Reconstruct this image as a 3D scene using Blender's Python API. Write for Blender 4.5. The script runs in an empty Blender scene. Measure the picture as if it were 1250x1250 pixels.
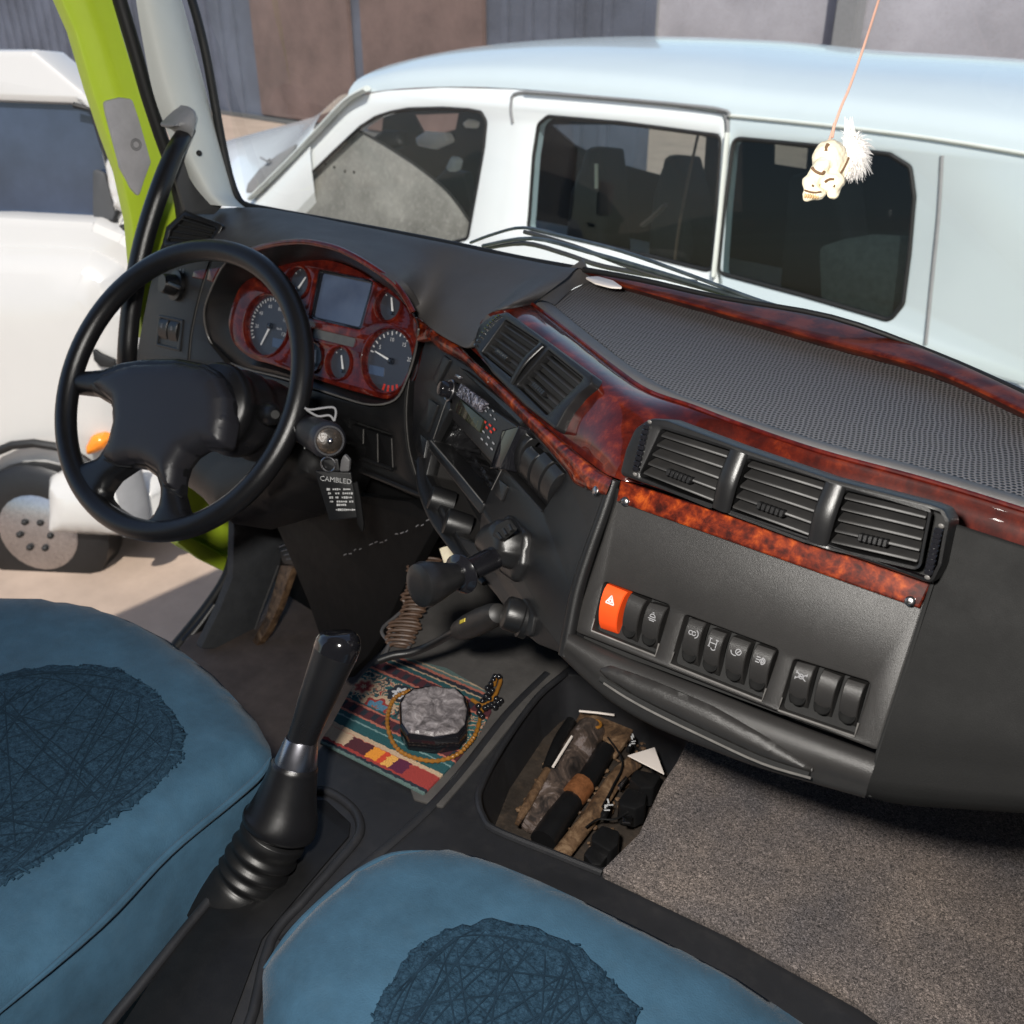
import bpy, bmesh, math, random
from mathutils import Vector, Matrix, geometry
random.seed(7)
S = bpy.context.scene
COL = S.collection
V = Vector
# ---------------------------------------------------------------- camera model (used for the camera itself and to read sizes off the survey)
FPX = 1195.0
TH, PS = math.radians(28.7), math.radians(42.5)
CAM = V((0, 0, 2.5))
_H = V((-math.sin(PS), math.cos(PS), 0)); RT = V((math.cos(PS), math.sin(PS), 0)); ZV = V((0, 0, 1))
FW = _H * math.cos(TH) - ZV * math.sin(TH); UP = _H * math.sin(TH) + ZV * math.cos(TH)
def ray(x, y): return FW + RT * ((x - 625) / FPX) - UP * ((y - 625) / FPX)
def atX(x, y, v): d = ray(x, y); return CAM + d * (v / d.x)
def atY(x, y, v): d = ray(x, y); return CAM + d * (v / d.y)
def atZ(x, y, v): d = ray(x, y); return CAM + d * (v / d.z)      # v relative to the eye height
def atT(x, y, t): return CAM + ray(x, y) * t

class Plane:
    """a working plane: u runs right, v runs up the face, n faces the cabin"""
    def __init__(s, o, az=90, tilt=0, axes=None):
        s.o = V(o)
        if axes: s.u, s.v, s.n = axes
        else:
            a, t = math.radians(az), math.radians(tilt)
            s.u = V((math.sin(a), -math.cos(a), 0)); nh = V((-math.cos(a), -math.sin(a), 0))
            s.v = ZV * math.cos(t) - nh * math.sin(t); s.n = nh * math.cos(t) + ZV * math.sin(t)
    def off(s, w): return Plane(s.o + s.n * w, axes=(s.u, s.v, s.n))
    def hit(s, x, y):
        d = ray(x, y); return CAM + d * ((s.o - CAM).dot(s.n) / d.dot(s.n))
    def uv(s, x, y): p = s.hit(x, y) - s.o; return V((p.dot(s.u), p.dot(s.v)))
    def pt(s, u, v, w=0): return s.o + s.u * u + s.v * v + s.n * w
    def at(s, x, y, w=0): return s.off(w).hit(x, y)
def floor_plane(z): return Plane((0, 0, 2.5 + z), axes=(V((1, 0, 0)), V((0, 1, 0)), V((0, 0, 1))))
def side_plane(x): return Plane((x, 0, 2.5), axes=(V((0, 1, 0)), V((0, 0, 1)), V((1, 0, 0))))

# ---------------------------------------------------------------- materials
def _nt(name):
    m = bpy.data.materials.new(name); m.use_nodes = True
    nt = m.node_tree; b = nt.nodes['Principled BSDF']
    return m, nt, b
def N(nt, t, **kw):
    n = nt.nodes.new(t)
    for k, v in kw.items():
        if k in n.inputs: n.inputs[k].default_value = v
        else: setattr(n, k, v)
    return n
def ramp(nt, stops, interp='LINEAR'):
    r = nt.nodes.new('ShaderNodeValToRGB'); cr = r.color_ramp; cr.interpolation = interp
    while len(cr.elements) > 1: cr.elements.remove(cr.elements[-1])
    cr.elements[0].position = stops[0][0]; cr.elements[0].color = (*stops[0][1], 1)
    for p, c in stops[1:]:
        e = cr.elements.new(p); e.color = (*c, 1)
    return r
def coords(nt): return N(nt, 'ShaderNodeTexCoord').outputs['Object']
def mat(name, c, rough=.45, var=.25, vscale=9, bump=.0, bscale=900, metal=0, coat=0, spec=.5, dust=0, dustc=(.25, .23, .2), sheen=0):
    m, nt, b = _nt(name); L = nt.links.new
    co = coords(nt)
    n1 = N(nt, 'ShaderNodeTexNoise', Scale=vscale, Detail=6, Roughness=.65); L(co, n1.inputs['Vector'])
    r = ramp(nt, [(.25, tuple(x * (1 - var) for x in c)), (.75, tuple(min(1, x * (1 + var)) for x in c))]); L(n1.outputs['Fac'], r.inputs['Fac'])
    col = r.outputs['Color']
    if dust:
        n3 = N(nt, 'ShaderNodeTexNoise', Scale=38, Detail=8, Roughness=.75); L(co, n3.inputs['Vector'])
        rd = ramp(nt, [(.5, (0, 0, 0)), (.78, (dust,) * 3)]); L(n3.outputs['Fac'], rd.inputs['Fac'])
        mx = N(nt, 'ShaderNodeMix', data_type='RGBA'); L(rd.outputs['Color'], mx.inputs[0]); L(col, mx.inputs[6]); mx.inputs[7].default_value = (*dustc, 1)
        col = mx.outputs[2]
    L(col, b.inputs['Base Color'])
    n4 = N(nt, 'ShaderNodeTexNoise', Scale=vscale * 2.3, Detail=7, Roughness=.7); L(co, n4.inputs['Vector'])
    mr = N(nt, 'ShaderNodeMapRange'); mr.inputs['To Min'].default_value = max(.02, rough * .8); mr.inputs['To Max'].default_value = min(1, rough * 1.22); L(n4.outputs['Fac'], mr.inputs['Value']); L(mr.outputs[0], b.inputs['Roughness'])
    b.inputs['Metallic'].default_value = metal; b.inputs['Coat Weight'].default_value = coat; b.inputs['Coat Roughness'].default_value = .06
    b.inputs['Specular IOR Level'].default_value = spec
    if sheen: b.inputs['Sheen Weight'].default_value = sheen; b.inputs['Sheen Roughness'].default_value = .4
    if bump:
        n2 = N(nt, 'ShaderNodeTexNoise', Scale=bscale, Detail=3, Roughness=.6); L(co, n2.inputs['Vector'])
        bp = N(nt, 'ShaderNodeBump', Strength=bump, Distance=.001); L(n2.outputs['Fac'], bp.inputs['Height']); L(bp.outputs['Normal'], b.inputs['Normal'])
    return m
def burl(name, stops, scale=60, coat=.5, spots=.22):
    m, nt, b = _nt(name); L = nt.links.new; co = coords(nt)
    w = N(nt, 'ShaderNodeTexNoise', Scale=scale * .5, Detail=4); L(co, w.inputs['Vector'])
    mx = N(nt, 'ShaderNodeVectorMath', operation='MULTIPLY_ADD'); L(w.outputs['Color'], mx.inputs[0]); mx.inputs[1].default_value = (.016, .016, .016); L(co, mx.inputs[2])
    n = N(nt, 'ShaderNodeTexNoise', Scale=scale, Detail=12, Roughness=.68, Distortion=.3); L(mx.outputs[0], n.inputs['Vector'])
    v = N(nt, 'ShaderNodeTexVoronoi', Scale=scale * 2.4); L(mx.outputs[0], v.inputs['Vector'])
    v2 = N(nt, 'ShaderNodeTexNoise', Scale=scale * 9, Detail=3, Roughness=.8); L(mx.outputs[0], v2.inputs['Vector'])
    a1 = N(nt, 'ShaderNodeMath', operation='MULTIPLY_ADD'); L(v.outputs['Distance'], a1.inputs[0]); a1.inputs[1].default_value = spots; L(n.outputs['Fac'], a1.inputs[2])
    a2 = N(nt, 'ShaderNodeMath', operation='MULTIPLY_ADD'); L(v2.outputs['Fac'], a2.inputs[0]); a2.inputs[1].default_value = .16; L(a1.outputs[0], a2.inputs[2])
    a3 = N(nt, 'ShaderNodeMath', operation='SUBTRACT'); L(a2.outputs[0], a3.inputs[0]); a3.inputs[1].default_value = .08 + spots * .38
    r = ramp(nt, stops); L(a3.outputs[0], r.inputs['Fac']); L(r.outputs['Color'], b.inputs['Base Color'])
    b.inputs['Roughness'].default_value = .45; b.inputs['Specular IOR Level'].default_value = .1; b.inputs['Coat Weight'].default_value = coat; b.inputs['Coat Roughness'].default_value = .015
    nb = N(nt, 'ShaderNodeTexNoise', Scale=16, Detail=1); L(co, nb.inputs['Vector'])
    bp = N(nt, 'ShaderNodeBump', Strength=.10, Distance=.004); L(nb.outputs['Fac'], bp.inputs['Height']); L(bp.outputs['Normal'], b.inputs['Coat Normal'])
    return m
M = {}
M['plastic'] = mat('black_plastic', (.0085, .0085, .009), .33, .3, 14, .16, 1300, dust=.05, dustc=(.1, .09, .085), spec=.45)
M['fascia'] = mat('grey_fascia', (.0205, .0195, .019), .37, .16, 8, .28, 1500, spec=.38, dust=.05, dustc=(.12, .11, .1))
M['console'] = mat('console_plastic', (.0075, .0075, .008), .36, .3, 9, .2, 1200, dust=.05, dustc=(.09, .085, .08), spec=.42)
M['tunnel'] = mat('tunnel_plastic', (.018, .0185, .021), .42, .25, 10, .25, 1200, dust=.10, dustc=(.13, .12, .11))
M['lining'] = mat('tunnel_lining', (.060, .056, .053), .75, .35, 24, .5, 700, dust=.12, dustc=(.12, .11, .1))
M['hood'] = mat('hood_leather', (.066, .062, .061), .50, .12, 7, .3, 420, spec=.22)
M['border'] = mat('shelf_leather', (.085, .083, .085), .5, .2, 14, .35, 500)
M['rubber'] = mat('black_rubber', (.006, .006, .0065), .42, .3, 30, .1, 800)
M['wheel'] = mat('wheel_plastic', (.0075, .0075, .0085), .29, .2, 12, .2, 1500)
M['pad'] = mat('wheel_pad', (.017, .017, .021), .40, .12, 7, .2, 1300)
M['gloss'] = mat('gloss_black', (.008, .008, .010), .12, .2, 20, coat=.5)
M['void'] = mat('dark_cavity', (.004, .004, .004), .8, .3, 30)
M['dim'] = mat('dark_kneepanel', (.0042, .0042, .0045), .65, .3, 18, .2, 900, dust=.04, dustc=(.03, .03, .03), spec=.14)  # near-black: flash falloff and shadow in the footwell put into the colour
M['slat'] = mat('vent_slat', (.014, .0135, .0135), .5, .25, 25, .1, 1200, dust=.10, dustc=(.09, .08, .065))
M['metal'] = mat('worn_steel', (.42, .41, .42), .28, .2, 60, metal=1)
M['satin'] = mat('satin_ring', (.42, .42, .47), .28, .08, 30, metal=1)
M['burl'] = burl('burl_orange', [(.24, (.010, .002, .0015)), (.42, (.032, .004, .002)), (.53, (.09, .010, .003)), (.63, (.18, .024, .004)), (.75, (.32, .060, .008)), (.86, (.14, .017, .004))], 58, .6)
M['burl_deep'] = burl('burl_deep', [(.2, (.010, .0018, .0012)), (.44, (.032, .0032, .002)), (.56, (.066, .0065, .0026)), (.66, (.14, .018, .004)), (.76, (.25, .045, .007)), (.86, (.10, .012, .003))], 24, .8, .10)
M['burl_red'] = burl('burl_red', [(.2, (.016, .002, .002)), (.46, (.05, .004, .003)), (.6, (.10, .009, .004)), (.72, (.19, .026, .008)), (.84, (.07, .007, .004))], 46, .9, .10)
M['cowl'] = burl('cowl_wood', [(.2, (.022, .003, .0015)), (.45, (.065, .007, .003)), (.6, (.15, .022, .006))], 30, .14, .08)
M['orange'] = mat('orange_plastic', (.78, .075, .012), .38, .08, 30, .1, 900)
M['mark'] = mat('print_white', (.55, .55, .55), .6, .1)
M['tagprint'] = mat('worn_tag_print', (.30, .30, .30), .6, .6, 220)
M['markdim'] = mat('print_grey', (.23, .23, .24), .6, .2)
M['markred'] = mat('print_red', (.5, .03, .015), .5, .1)
M['dial'] = mat('dial_face', (.035, .037, .045), .35, .1, 20)
M['needle'] = mat('needle_white', (.8, .8, .78), .4, .05)
M['lcd'] = mat('lcd_blue', (.05, .075, .13), .2, .1)
M['green'] = mat('green_paint', (.60, .80, .05), .3, .06, 6, coat=.6)
M['greypad'] = mat('grey_liner', (.46, .45, .47), .7, .12, 30, .2, 500)
M['pillar'] = mat('pillar_trim', (.60, .62, .58), .55, .05, 6, .1, 900)
M['pillardark'] = mat('pillar_lower_trim', (.05, .052, .055), .55, .1, 12, .2, 900)
M['bracket'] = mat('grey_bracket', (.23, .23, .235), .5, .1, 20)
M['velour'] = mat('blue_velour', (.030, .074, .118), .95, .3, 17, .7, 600, sheen=.08, spec=.2, dust=.10, dustc=(.09, .14, .18))
M['stitch'] = mat('dark_blue_thread', (.009, .021, .035), 1, .3, 60, spec=.1)
M['stitch2'] = mat('blue_fringe', (.014, .036, .060), 1, .5, 90, spec=.1)
M['carpet'] = mat('floor_carpet', (.075, .058, .052), .95, .35, 16, .6, 500, dust=.18, dustc=(.14, .11, .09))
M['kick'] = mat('kick_carpet', (.040, .043, .048), .9, .25, 30, .5, 600, dust=.15, dustc=(.1, .1, .1))
M['grime'] = mat('grimy_black', (.020, .016, .013), .36, .7, 40, .8, 160, dust=.75, dustc=(.20, .13, .085))
M['copper'] = mat('tarnished_copper', (.42, .17, .07), .4, .5, 160, .4, 300, metal=.6, dust=.5, dustc=(.03, .02, .015))
M['coil'] = mat('brown_coil', (.085, .048, .030), .5, .35, 60)
M['paper'] = mat('white_card', (.8, .72, .66), .6, .05)
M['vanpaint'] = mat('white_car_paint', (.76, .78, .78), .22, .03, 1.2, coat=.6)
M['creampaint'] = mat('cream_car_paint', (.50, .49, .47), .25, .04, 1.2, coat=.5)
M['lip'] = mat('highlight_and_flake_grey', (.11, .105, .10), .35, .3, 60)  # pale grey paints edge highlights; flakes and vent symbols share it
M['endpanel'] = mat('end_panel_plastic', (.0065, .0065, .0065), .6, .15, 9, .2, 1400, spec=.12)
M['dimple'] = mat('dimple_black', (.008, .008, .008), .8, .1, 30, spec=.08)
M['vanpaint_shaded'] = mat('shaded_white_car_paint', (.52, .585, .605), .22, .04, 1.2, coat=.6)  # shaded copy of the van's white paint, shade put into the colour
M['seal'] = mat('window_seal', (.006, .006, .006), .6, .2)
M['amber'] = mat('amber_lens', (.9, .25, .02), .2, .2, 20)
M['cream'] = mat('cream_resin', (.92, .80, .60), .55, .15, 90, .3, 250, dust=.2, dustc=(.5, .33, .17))
M['socket'] = mat('dark_resin', (.16, .085, .04), .7, .2)
M['hair'] = mat('white_hair', (.92, .89, .86), .8, .05)
M['string'] = mat('red_string', (.72, .42, .32), .8, .2)
M['cord'] = mat('amber_cord', (.26, .11, .015), .4, .3, 60)
M['bead'] = mat('black_bead', (.01, .01, .012), .15, .2)
M['brick'] = mat('distant_wall', (.27, .26, .285), .9, .5, .35, dust=.7, dustc=(.17, .125, .12))
M['concrete'] = mat('yard_concrete', (.36, .275, .215), .9, .22, 2.2, .5, 60, dust=.25, dustc=(.25, .2, .18))
M['wiper'] = mat('wiper_grey', (.085, .10, .105), .3, .5, 40, dust=.3, dustc=(.25, .25, .25))
M['liner'] = mat('roof_liner', (.10, .10, .10), .9, .05)
M['shade'] = mat('dusty_sunshade', (.21, .205, .19), .9, .5, 3.2, .5, 60, dust=.8, dustc=(.42, .41, .38))
M['dust'] = mat('dry_dust', (.62, .61, .54), .95, .3, 18)
M['cloth'] = mat('grey_seatcloth', (.16, .17, .17), .9, .35, 40, .4, 90)
M['yellow'] = mat('yellow_print', (.55, .42, .02), .5, .1)

def special(name, fn):
    m, nt, b = _nt(name); fn(nt, b, nt.links.new, coords(nt)); M[name] = m
def _stone(nt, b, L, co):
    n = N(nt, 'ShaderNodeTexNoise', Scale=55, Detail=10, Roughness=.75, Distortion=.8); L(co, n.inputs['Vector'])
    r = ramp(nt, [(.3, (.03, .027, .027)), (.46, (.14, .125, .128)), (.58, (.30, .27, .275)), (.68, (.55, .52, .52)), (.78, (.08, .07, .07))]); L(n.outputs['Fac'], r.inputs['Fac'])
    L(r.outputs['Color'], b.inputs['Base Color']); b.inputs['Roughness'].default_value = .28
    bp = N(nt, 'ShaderNodeBump', Strength=.5, Distance=.002); L(n.outputs['Fac'], bp.inputs['Height']); L(bp.outputs['Normal'], b.inputs['Normal'])
special('stone', _stone)
def _rust(nt, b, L, co):
    n = N(nt, 'ShaderNodeTexNoise', Scale=34, Detail=10, Roughness=.78, Distortion=.5); L(co, n.inputs['Vector'])
    r = ramp(nt, [(.30, (.014, .010, .008)), (.42, (.05, .030, .018)), (.52, (.13, .075, .04)), (.62, (.24, .155, .09)), (.74, (.08, .05, .03)), (.85, (.32, .24, .17))]); L(n.outputs['Fac'], r.inputs['Fac'])
    L(r.outputs['Color'], b.inputs['Base Color']); b.inputs['Roughness'].default_value = .5
    bp = N(nt, 'ShaderNodeBump', Strength=.8, Distance=.002); L(n.outputs['Fac'], bp.inputs['Height']); L(bp.outputs['Normal'], b.inputs['Normal'])
special('rust', _rust)
def _mott(nt, b, L, co):
    n = N(nt, 'ShaderNodeTexNoise', Scale=28, Detail=10, Roughness=.75, Distortion=1.2); L(co, n.inputs['Vector'])
    r = ramp(nt, [(.33, (.010, .009, .009)), (.46, (.035, .028, .025)), (.56, (.10, .072, .058)), (.63, (.26, .22, .21)), (.68, (.14, .085, .06)), (.8, (.022, .018, .016))]); L(n.outputs['Fac'], r.inputs['Fac'])
    L(r.outputs['Color'], b.inputs['Base Color']); b.inputs['Roughness'].default_value = .35
    bp = N(nt, 'ShaderNodeBump', Strength=.7, Distance=.002); L(n.outputs['Fac'], bp.inputs['Height']); L(bp.outputs['Normal'], b.inputs['Normal'])
special('mottled', _mott)
M['floordirt'] = mat('recess_dirt', (.030, .023, .018), .6, .6, 30, .7, 200, dust=.6, dustc=(.11, .075, .05))
def _crump(nt, b, L, co):
    b.inputs['Base Color'].default_value = (.012, .012, .013, 1); b.inputs['Roughness'].default_value = .2
    v = N(nt, 'ShaderNodeTexVoronoi', Scale=42, feature='SMOOTH_F1'); n = N(nt, 'ShaderNodeTexNoise', Scale=30, Detail=3, Distortion=1.5); L(co, n.inputs['Vector'])
    a = N(nt, 'ShaderNodeVectorMath', operation='MULTIPLY_ADD'); L(n.outputs['Color'], a.inputs[0]); a.inputs[1].default_value = (.02, .02, .02); L(co, a.inputs[2]); L(a.outputs[0], v.inputs['Vector'])
    bp = N(nt, 'ShaderNodeBump', Strength=1, Distance=.012); L(v.outputs['Distance'], bp.inputs['Height']); L(bp.outputs['Normal'], b.inputs['Normal'])
special('crumple', _crump)
def _reflection(nt, b, L, co):  # painted reflection for the radio face: whitish-lilac patches in the base colour
    b.inputs['Metallic'].default_value = .7; b.inputs['Roughness'].default_value = .25
    n = N(nt, 'ShaderNodeTexNoise', Scale=110, Detail=5, Distortion=1.5); L(co, n.inputs['Vector'])
    r = ramp(nt, [(.35, (.03, .03, .035)), (.5, (.16, .15, .18)), (.6, (.5, .48, .54)), (.7, (.08, .07, .09))]); L(n.outputs['Fac'], r.inputs['Fac']); L(r.outputs['Color'], b.inputs['Base Color'])
    bp = N(nt, 'ShaderNodeBump', Strength=.6, Distance=.004); L(n.outputs['Fac'], bp.inputs['Height']); L(bp.outputs['Normal'], b.inputs['Normal'])
special('radio_reflection', _reflection)
def _screen(nt, b, L, co):
    b.inputs['Base Color'].default_value = (.07, .095, .15, 1); b.inputs['Roughness'].default_value = .16
    n = N(nt, 'ShaderNodeTexNoise', Scale=25, Detail=4); L(co, n.inputs['Vector'])
    r = ramp(nt, [(.3, (.058, .08, .135)), (.7, (.085, .11, .17))]); L(n.outputs['Fac'], r.inputs['Fac']); L(r.outputs['Color'], b.inputs['Base Color'])
special('screen', _screen)
def _honey(nt, b, L, co):
    # honeycomb net: three crossed sines cut round holes into the dark net
    wn_ = N(nt, 'ShaderNodeTexNoise', Scale=26, Detail=2); L(co, wn_.inputs['Vector'])
    wa_ = N(nt, 'ShaderNodeVectorMath', operation='MULTIPLY_ADD'); L(wn_.outputs['Color'], wa_.inputs[0]); wa_.inputs[1].default_value = (.006, .006, 0); L(co, wa_.inputs[2])
    sep = N(nt, 'ShaderNodeSeparateXYZ'); L(wa_.outputs[0], sep.inputs[0])
    K = 2 * math.pi / .0044
    tot = None
    for a in (20, 80, 140):
        c, s = math.cos(math.radians(a)) * K, math.sin(math.radians(a)) * K
        m1 = N(nt, 'ShaderNodeMath', operation='MULTIPLY'); L(sep.outputs[0], m1.inputs[0]); m1.inputs[1].default_value = c
        m2 = N(nt, 'ShaderNodeMath', operation='MULTIPLY_ADD'); L(sep.outputs[1], m2.inputs[0]); m2.inputs[1].default_value = s; L(m1.outputs[0], m2.inputs[2])
        cs = N(nt, 'ShaderNodeMath', operation='COSINE'); L(m2.outputs[0], cs.inputs[0])
        if tot is None: tot = cs
        else:
            ad = N(nt, 'ShaderNodeMath', operation='ADD'); L(tot.outputs[0], ad.inputs[0]); L(cs.outputs[0], ad.inputs[1]); tot = ad
    r = ramp(nt, [(.0, (.17, .163, .165)), (.36, (.11, .105, .107)), (.5, (.006, .006, .006)), (1, (.003, .003, .003))])
    mr = N(nt, 'ShaderNodeMapRange'); mr.inputs['From Min'].default_value = -1.5; mr.inputs['From Max'].default_value = 3; L(tot.outputs[0], mr.inputs['Value'])
    L(mr.outputs[0], r.inputs['Fac'])
    n = N(nt, 'ShaderNodeTexNoise', Scale=10, Detail=5); L(co, n.inputs['Vector'])
    mx = N(nt, 'ShaderNodeMix', data_type='RGBA', blend_type='MULTIPLY'); mx.inputs[0].default_value = .6; L(r.outputs['Color'], mx.inputs[6]); L(n.outputs['Color'], mx.inputs[7])
    L(r.outputs['Color'], b.inputs['Base Color']); b.inputs['Roughness'].default_value = .55
    iv = N(nt, 'ShaderNodeMath', operation='MULTIPLY'); L(mr.outputs[0], iv.inputs[0]); iv.inputs[1].default_value = -1
    bp = N(nt, 'ShaderNodeBump', Strength=.8, Distance=.002); L(iv.outputs[0], bp.inputs['Height']); L(bp.outputs['Normal'], b.inputs['Normal'])
special('honeycomb', _honey)
def _quilt(nt, b, L, co):
    w = N(nt, 'ShaderNodeTexNoise', Scale=22, Detail=5); L(co, w.inputs['Vector'])
    mx = N(nt, 'ShaderNodeVectorMath', operation='MULTIPLY_ADD'); L(w.outputs['Color'], mx.inputs[0]); mx.inputs[1].default_value = (.02, .02, .02); L(co, mx.inputs[2])
    hs = []
    for sc, e in ((150, .10),):
        v = N(nt, 'ShaderNodeTexVoronoi', Scale=sc, feature='DISTANCE_TO_EDGE'); L(mx.outputs[0], v.inputs['Vector'])
        r1 = ramp(nt, [(0, (0, 0, 0) if sc < 50 else (.55, .55, .55)), (e, (1, 1, 1))]); L(v.outputs['Distance'], r1.inputs['Fac']); hs.append(r1.outputs['Color'])
    n = N(nt, 'ShaderNodeTexNoise', Scale=190, Detail=5, Roughness=.75); L(co, n.inputs['Vector'])
    rn = ramp(nt, [(.34, (.12, .12, .12)), (.64, (1, 1, 1))]); L(n.outputs['Fac'], rn.inputs['Fac']); hs.append(rn.outputs['Color'])
    cur = hs[0]
    for h in hs[1:]:
        mm = N(nt, 'ShaderNodeMix', data_type='RGBA', blend_type='MULTIPLY'); mm.inputs[0].default_value = 1; L(cur, mm.inputs[6]); L(h, mm.inputs[7]); cur = mm.outputs[2]
    rc = ramp(nt, [(0, (.004, .009, .015)), (.3, (.012, .029, .048)), (1, (.027, .062, .10))]); L(cur, rc.inputs['Fac']); L(rc.outputs['Color'], b.inputs['Base Color'])
    b.inputs['Roughness'].default_value = 1; b.inputs['Specular IOR Level'].default_value = .1
    bp = N(nt, 'ShaderNodeBump', Strength=.6, Distance=.003); L(cur, bp.inputs['Height']); L(bp.outputs['Normal'], b.inputs['Normal'])
special('quilt', _quilt)
def _mat(nt, b, L, co):
    v = N(nt, 'ShaderNodeTexNoise', Scale=470, Detail=3, Roughness=.6, Distortion=1.4); L(co, v.inputs['Vector'])
    r = ramp(nt, [(.36, (.035, .032, .031)), (.5, (.165, .147, .137)), (.6, (.31, .275, .255)), (.7, (.52, .47, .44))]); L(v.outputs['Fac'], r.inputs['Fac'])
    n = N(nt, 'ShaderNodeTexNoise', Scale=7, Detail=6, Roughness=.6); L(co, n.inputs['Vector'])
    r2 = ramp(nt, [(.3, (.50, .51, .57)), (.7, (1.2, 1.08, .98))]); L(n.outputs['Fac'], r2.inputs['Fac'])
    mx = N(nt, 'ShaderNodeMix', data_type='RGBA', blend_type='MULTIPLY'); mx.inputs[0].default_value = 1; L(r.outputs['Color'], mx.inputs[6]); L(r2.outputs['Color'], mx.inputs[7])
    L(mx.outputs[2], b.inputs['Base Color']); b.inputs['Roughness'].default_value = .8
    bp = N(nt, 'ShaderNodeBump', Strength=.9, Distance=.0025); L(v.outputs['Fac'], bp.inputs['Height']); L(bp.outputs['Normal'], b.inputs['Normal'])
special('pvcmat', _mat)
def glass_mat(name, tint, gloss=.12, rough=.02):
    m, nt, b = _nt(name); L = nt.links.new; nt.nodes.remove(b)
    t = N(nt, 'ShaderNodeBsdfTransparent'); t.inputs[0].default_value = (*tint, 1)
    g = N(nt, 'ShaderNodeBsdfGlossy'); g.inputs['Roughness'].default_value = rough
    fr = N(nt, 'ShaderNodeLayerWeight'); fr.inputs[0].default_value = .5; pw = N(nt, 'ShaderNodeMath', operation='POWER'); L(fr.outputs['Facing'], pw.inputs[0]); pw.inputs[1].default_value = 4
    mm = N(nt, 'ShaderNodeMath', operation='MULTIPLY_ADD'); L(pw.outputs[0], mm.inputs[0]); mm.inputs[1].default_value = .9; mm.inputs[2].default_value = gloss; mm.use_clamp = True
    mx = N(nt, 'ShaderNodeMixShader'); L(mm.outputs[0], mx.inputs[0]); L(t.outputs[0], mx.inputs[1]); L(g.outputs[0], mx.inputs[2])
    L(mx.outputs[0], nt.nodes['Material Output'].inputs['Surface']); M[name] = m
glass_mat('windscreen_glass', (.95, .97, .96), .02)
glass_mat('tinted_glass', (.26, .31, .31), .03)
glass_mat('door_glass', (.52, .60, .62), .035)
glass_mat('clear_car_glass', (.88, .88, .87), .03)
glass_mat('gauge_glass', (.95, .95, .96), .015, .03)

# ---------------------------------------------------------------- object helpers
BASE = {}
def thing(name, label, cat, loc, group=None):
    o = bpy.data.objects.new(name, None); COL.objects.link(o); o.location = loc; o.empty_display_size = .05
    o['label'] = label; o['category'] = cat
    if group: o['group'] = group
    BASE[o.name] = V(loc); return o
def obj(name, bm, m, parent=None, sharp=38, label=None, cat=None, group=None, kind=None):
    me = bpy.data.meshes.new(name)
    if len(bm.faces) > 1: bmesh.ops.recalc_face_normals(bm, faces=bm.faces)
    if len(bm.faces) == 1:
        bm.faces.ensure_lookup_table(); f = bm.faces[0]; f.normal_update()
        if f.normal.dot(CAM - f.calc_center_median()) < 0: f.normal_flip()
    if parent: base = BASE[parent.name]
    else:
        xs = [v.co for v in bm.verts]
        base = V(((min(p.x for p in xs) + max(p.x for p in xs)) / 2, (min(p.y for p in xs) + max(p.y for p in xs)) / 2, min(p.z for p in xs)))
    bmesh.ops.translate(bm, vec=-base, verts=bm.verts)
    for f in bm.faces: f.smooth = True
    bm.to_mesh(me); bm.free()
    me.set_sharp_from_angle(angle=math.radians(sharp))
    o = bpy.data.objects.new(name, me); COL.objects.link(o)
    if m: me.materials.append(m)
    if parent: o.parent = parent; BASE[o.name] = base
    else: o.location = base; BASE[o.name] = base
    if label: o['label'] = label
    if cat: o['category'] = cat
    if group: o['group'] = group
    if kind: o['kind'] = kind
    return o
def poly_round(pts, r, seg=4):
    out = []; n = len(pts)
    for i in range(n):
        p, a, b = V(pts[i]), V(pts[i - 1]), V(pts[(i + 1) % n])
        d1, d2 = (a - p), (b - p); l1, l2 = d1.length, d2.length
        if l1 < 1e-6 or l2 < 1e-6: continue
        d1 /= l1; d2 /= l2
        ri = r[i] if isinstance(r, (list, tuple)) else r
        ang = d1.angle(d2, 3.14)
        k = min(ri / max(math.tan(ang / 2), .05), l1 * .48, l2 * .48) if ri > 0 else 0
        if k < 1e-5 or ang > 3.0: out.append(p); continue
        A, B = p + d1 * k, p + d2 * k
        for j in range(seg + 1):
            t = j / seg; out.append(A * (1 - t) ** 2 + p * 2 * t * (1 - t) + B * t * t)
    return out
def area2(p): return sum(p[i - 1].x * p[i].y - p[i].x * p[i - 1].y for i in range(len(p))) / 2
def inset(p, d):
    """move a closed loop inward (d>0) whatever its winding"""
    s = 1 if area2(p) > 0 else -1; n = len(p); out = []
    for i in range(n):
        a, b, c = p[i - 1], p[i], p[(i + 1) % n]
        e1 = (b - a); e2 = (c - b)
        if e1.length < 1e-9: e1 = e2
        if e2.length < 1e-9: e2 = e1
        n1 = V((-e1.y, e1.x)).normalized() * s; n2 = V((-e2.y, e2.x)).normalized() * s
        m = n1 + n2
        if m.length < 1e-6: out.append(b + n1 * d); continue
        m.normalize(); k = max(m.dot(n1), .4); out.append(b + m * (d / k))
    return out
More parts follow.
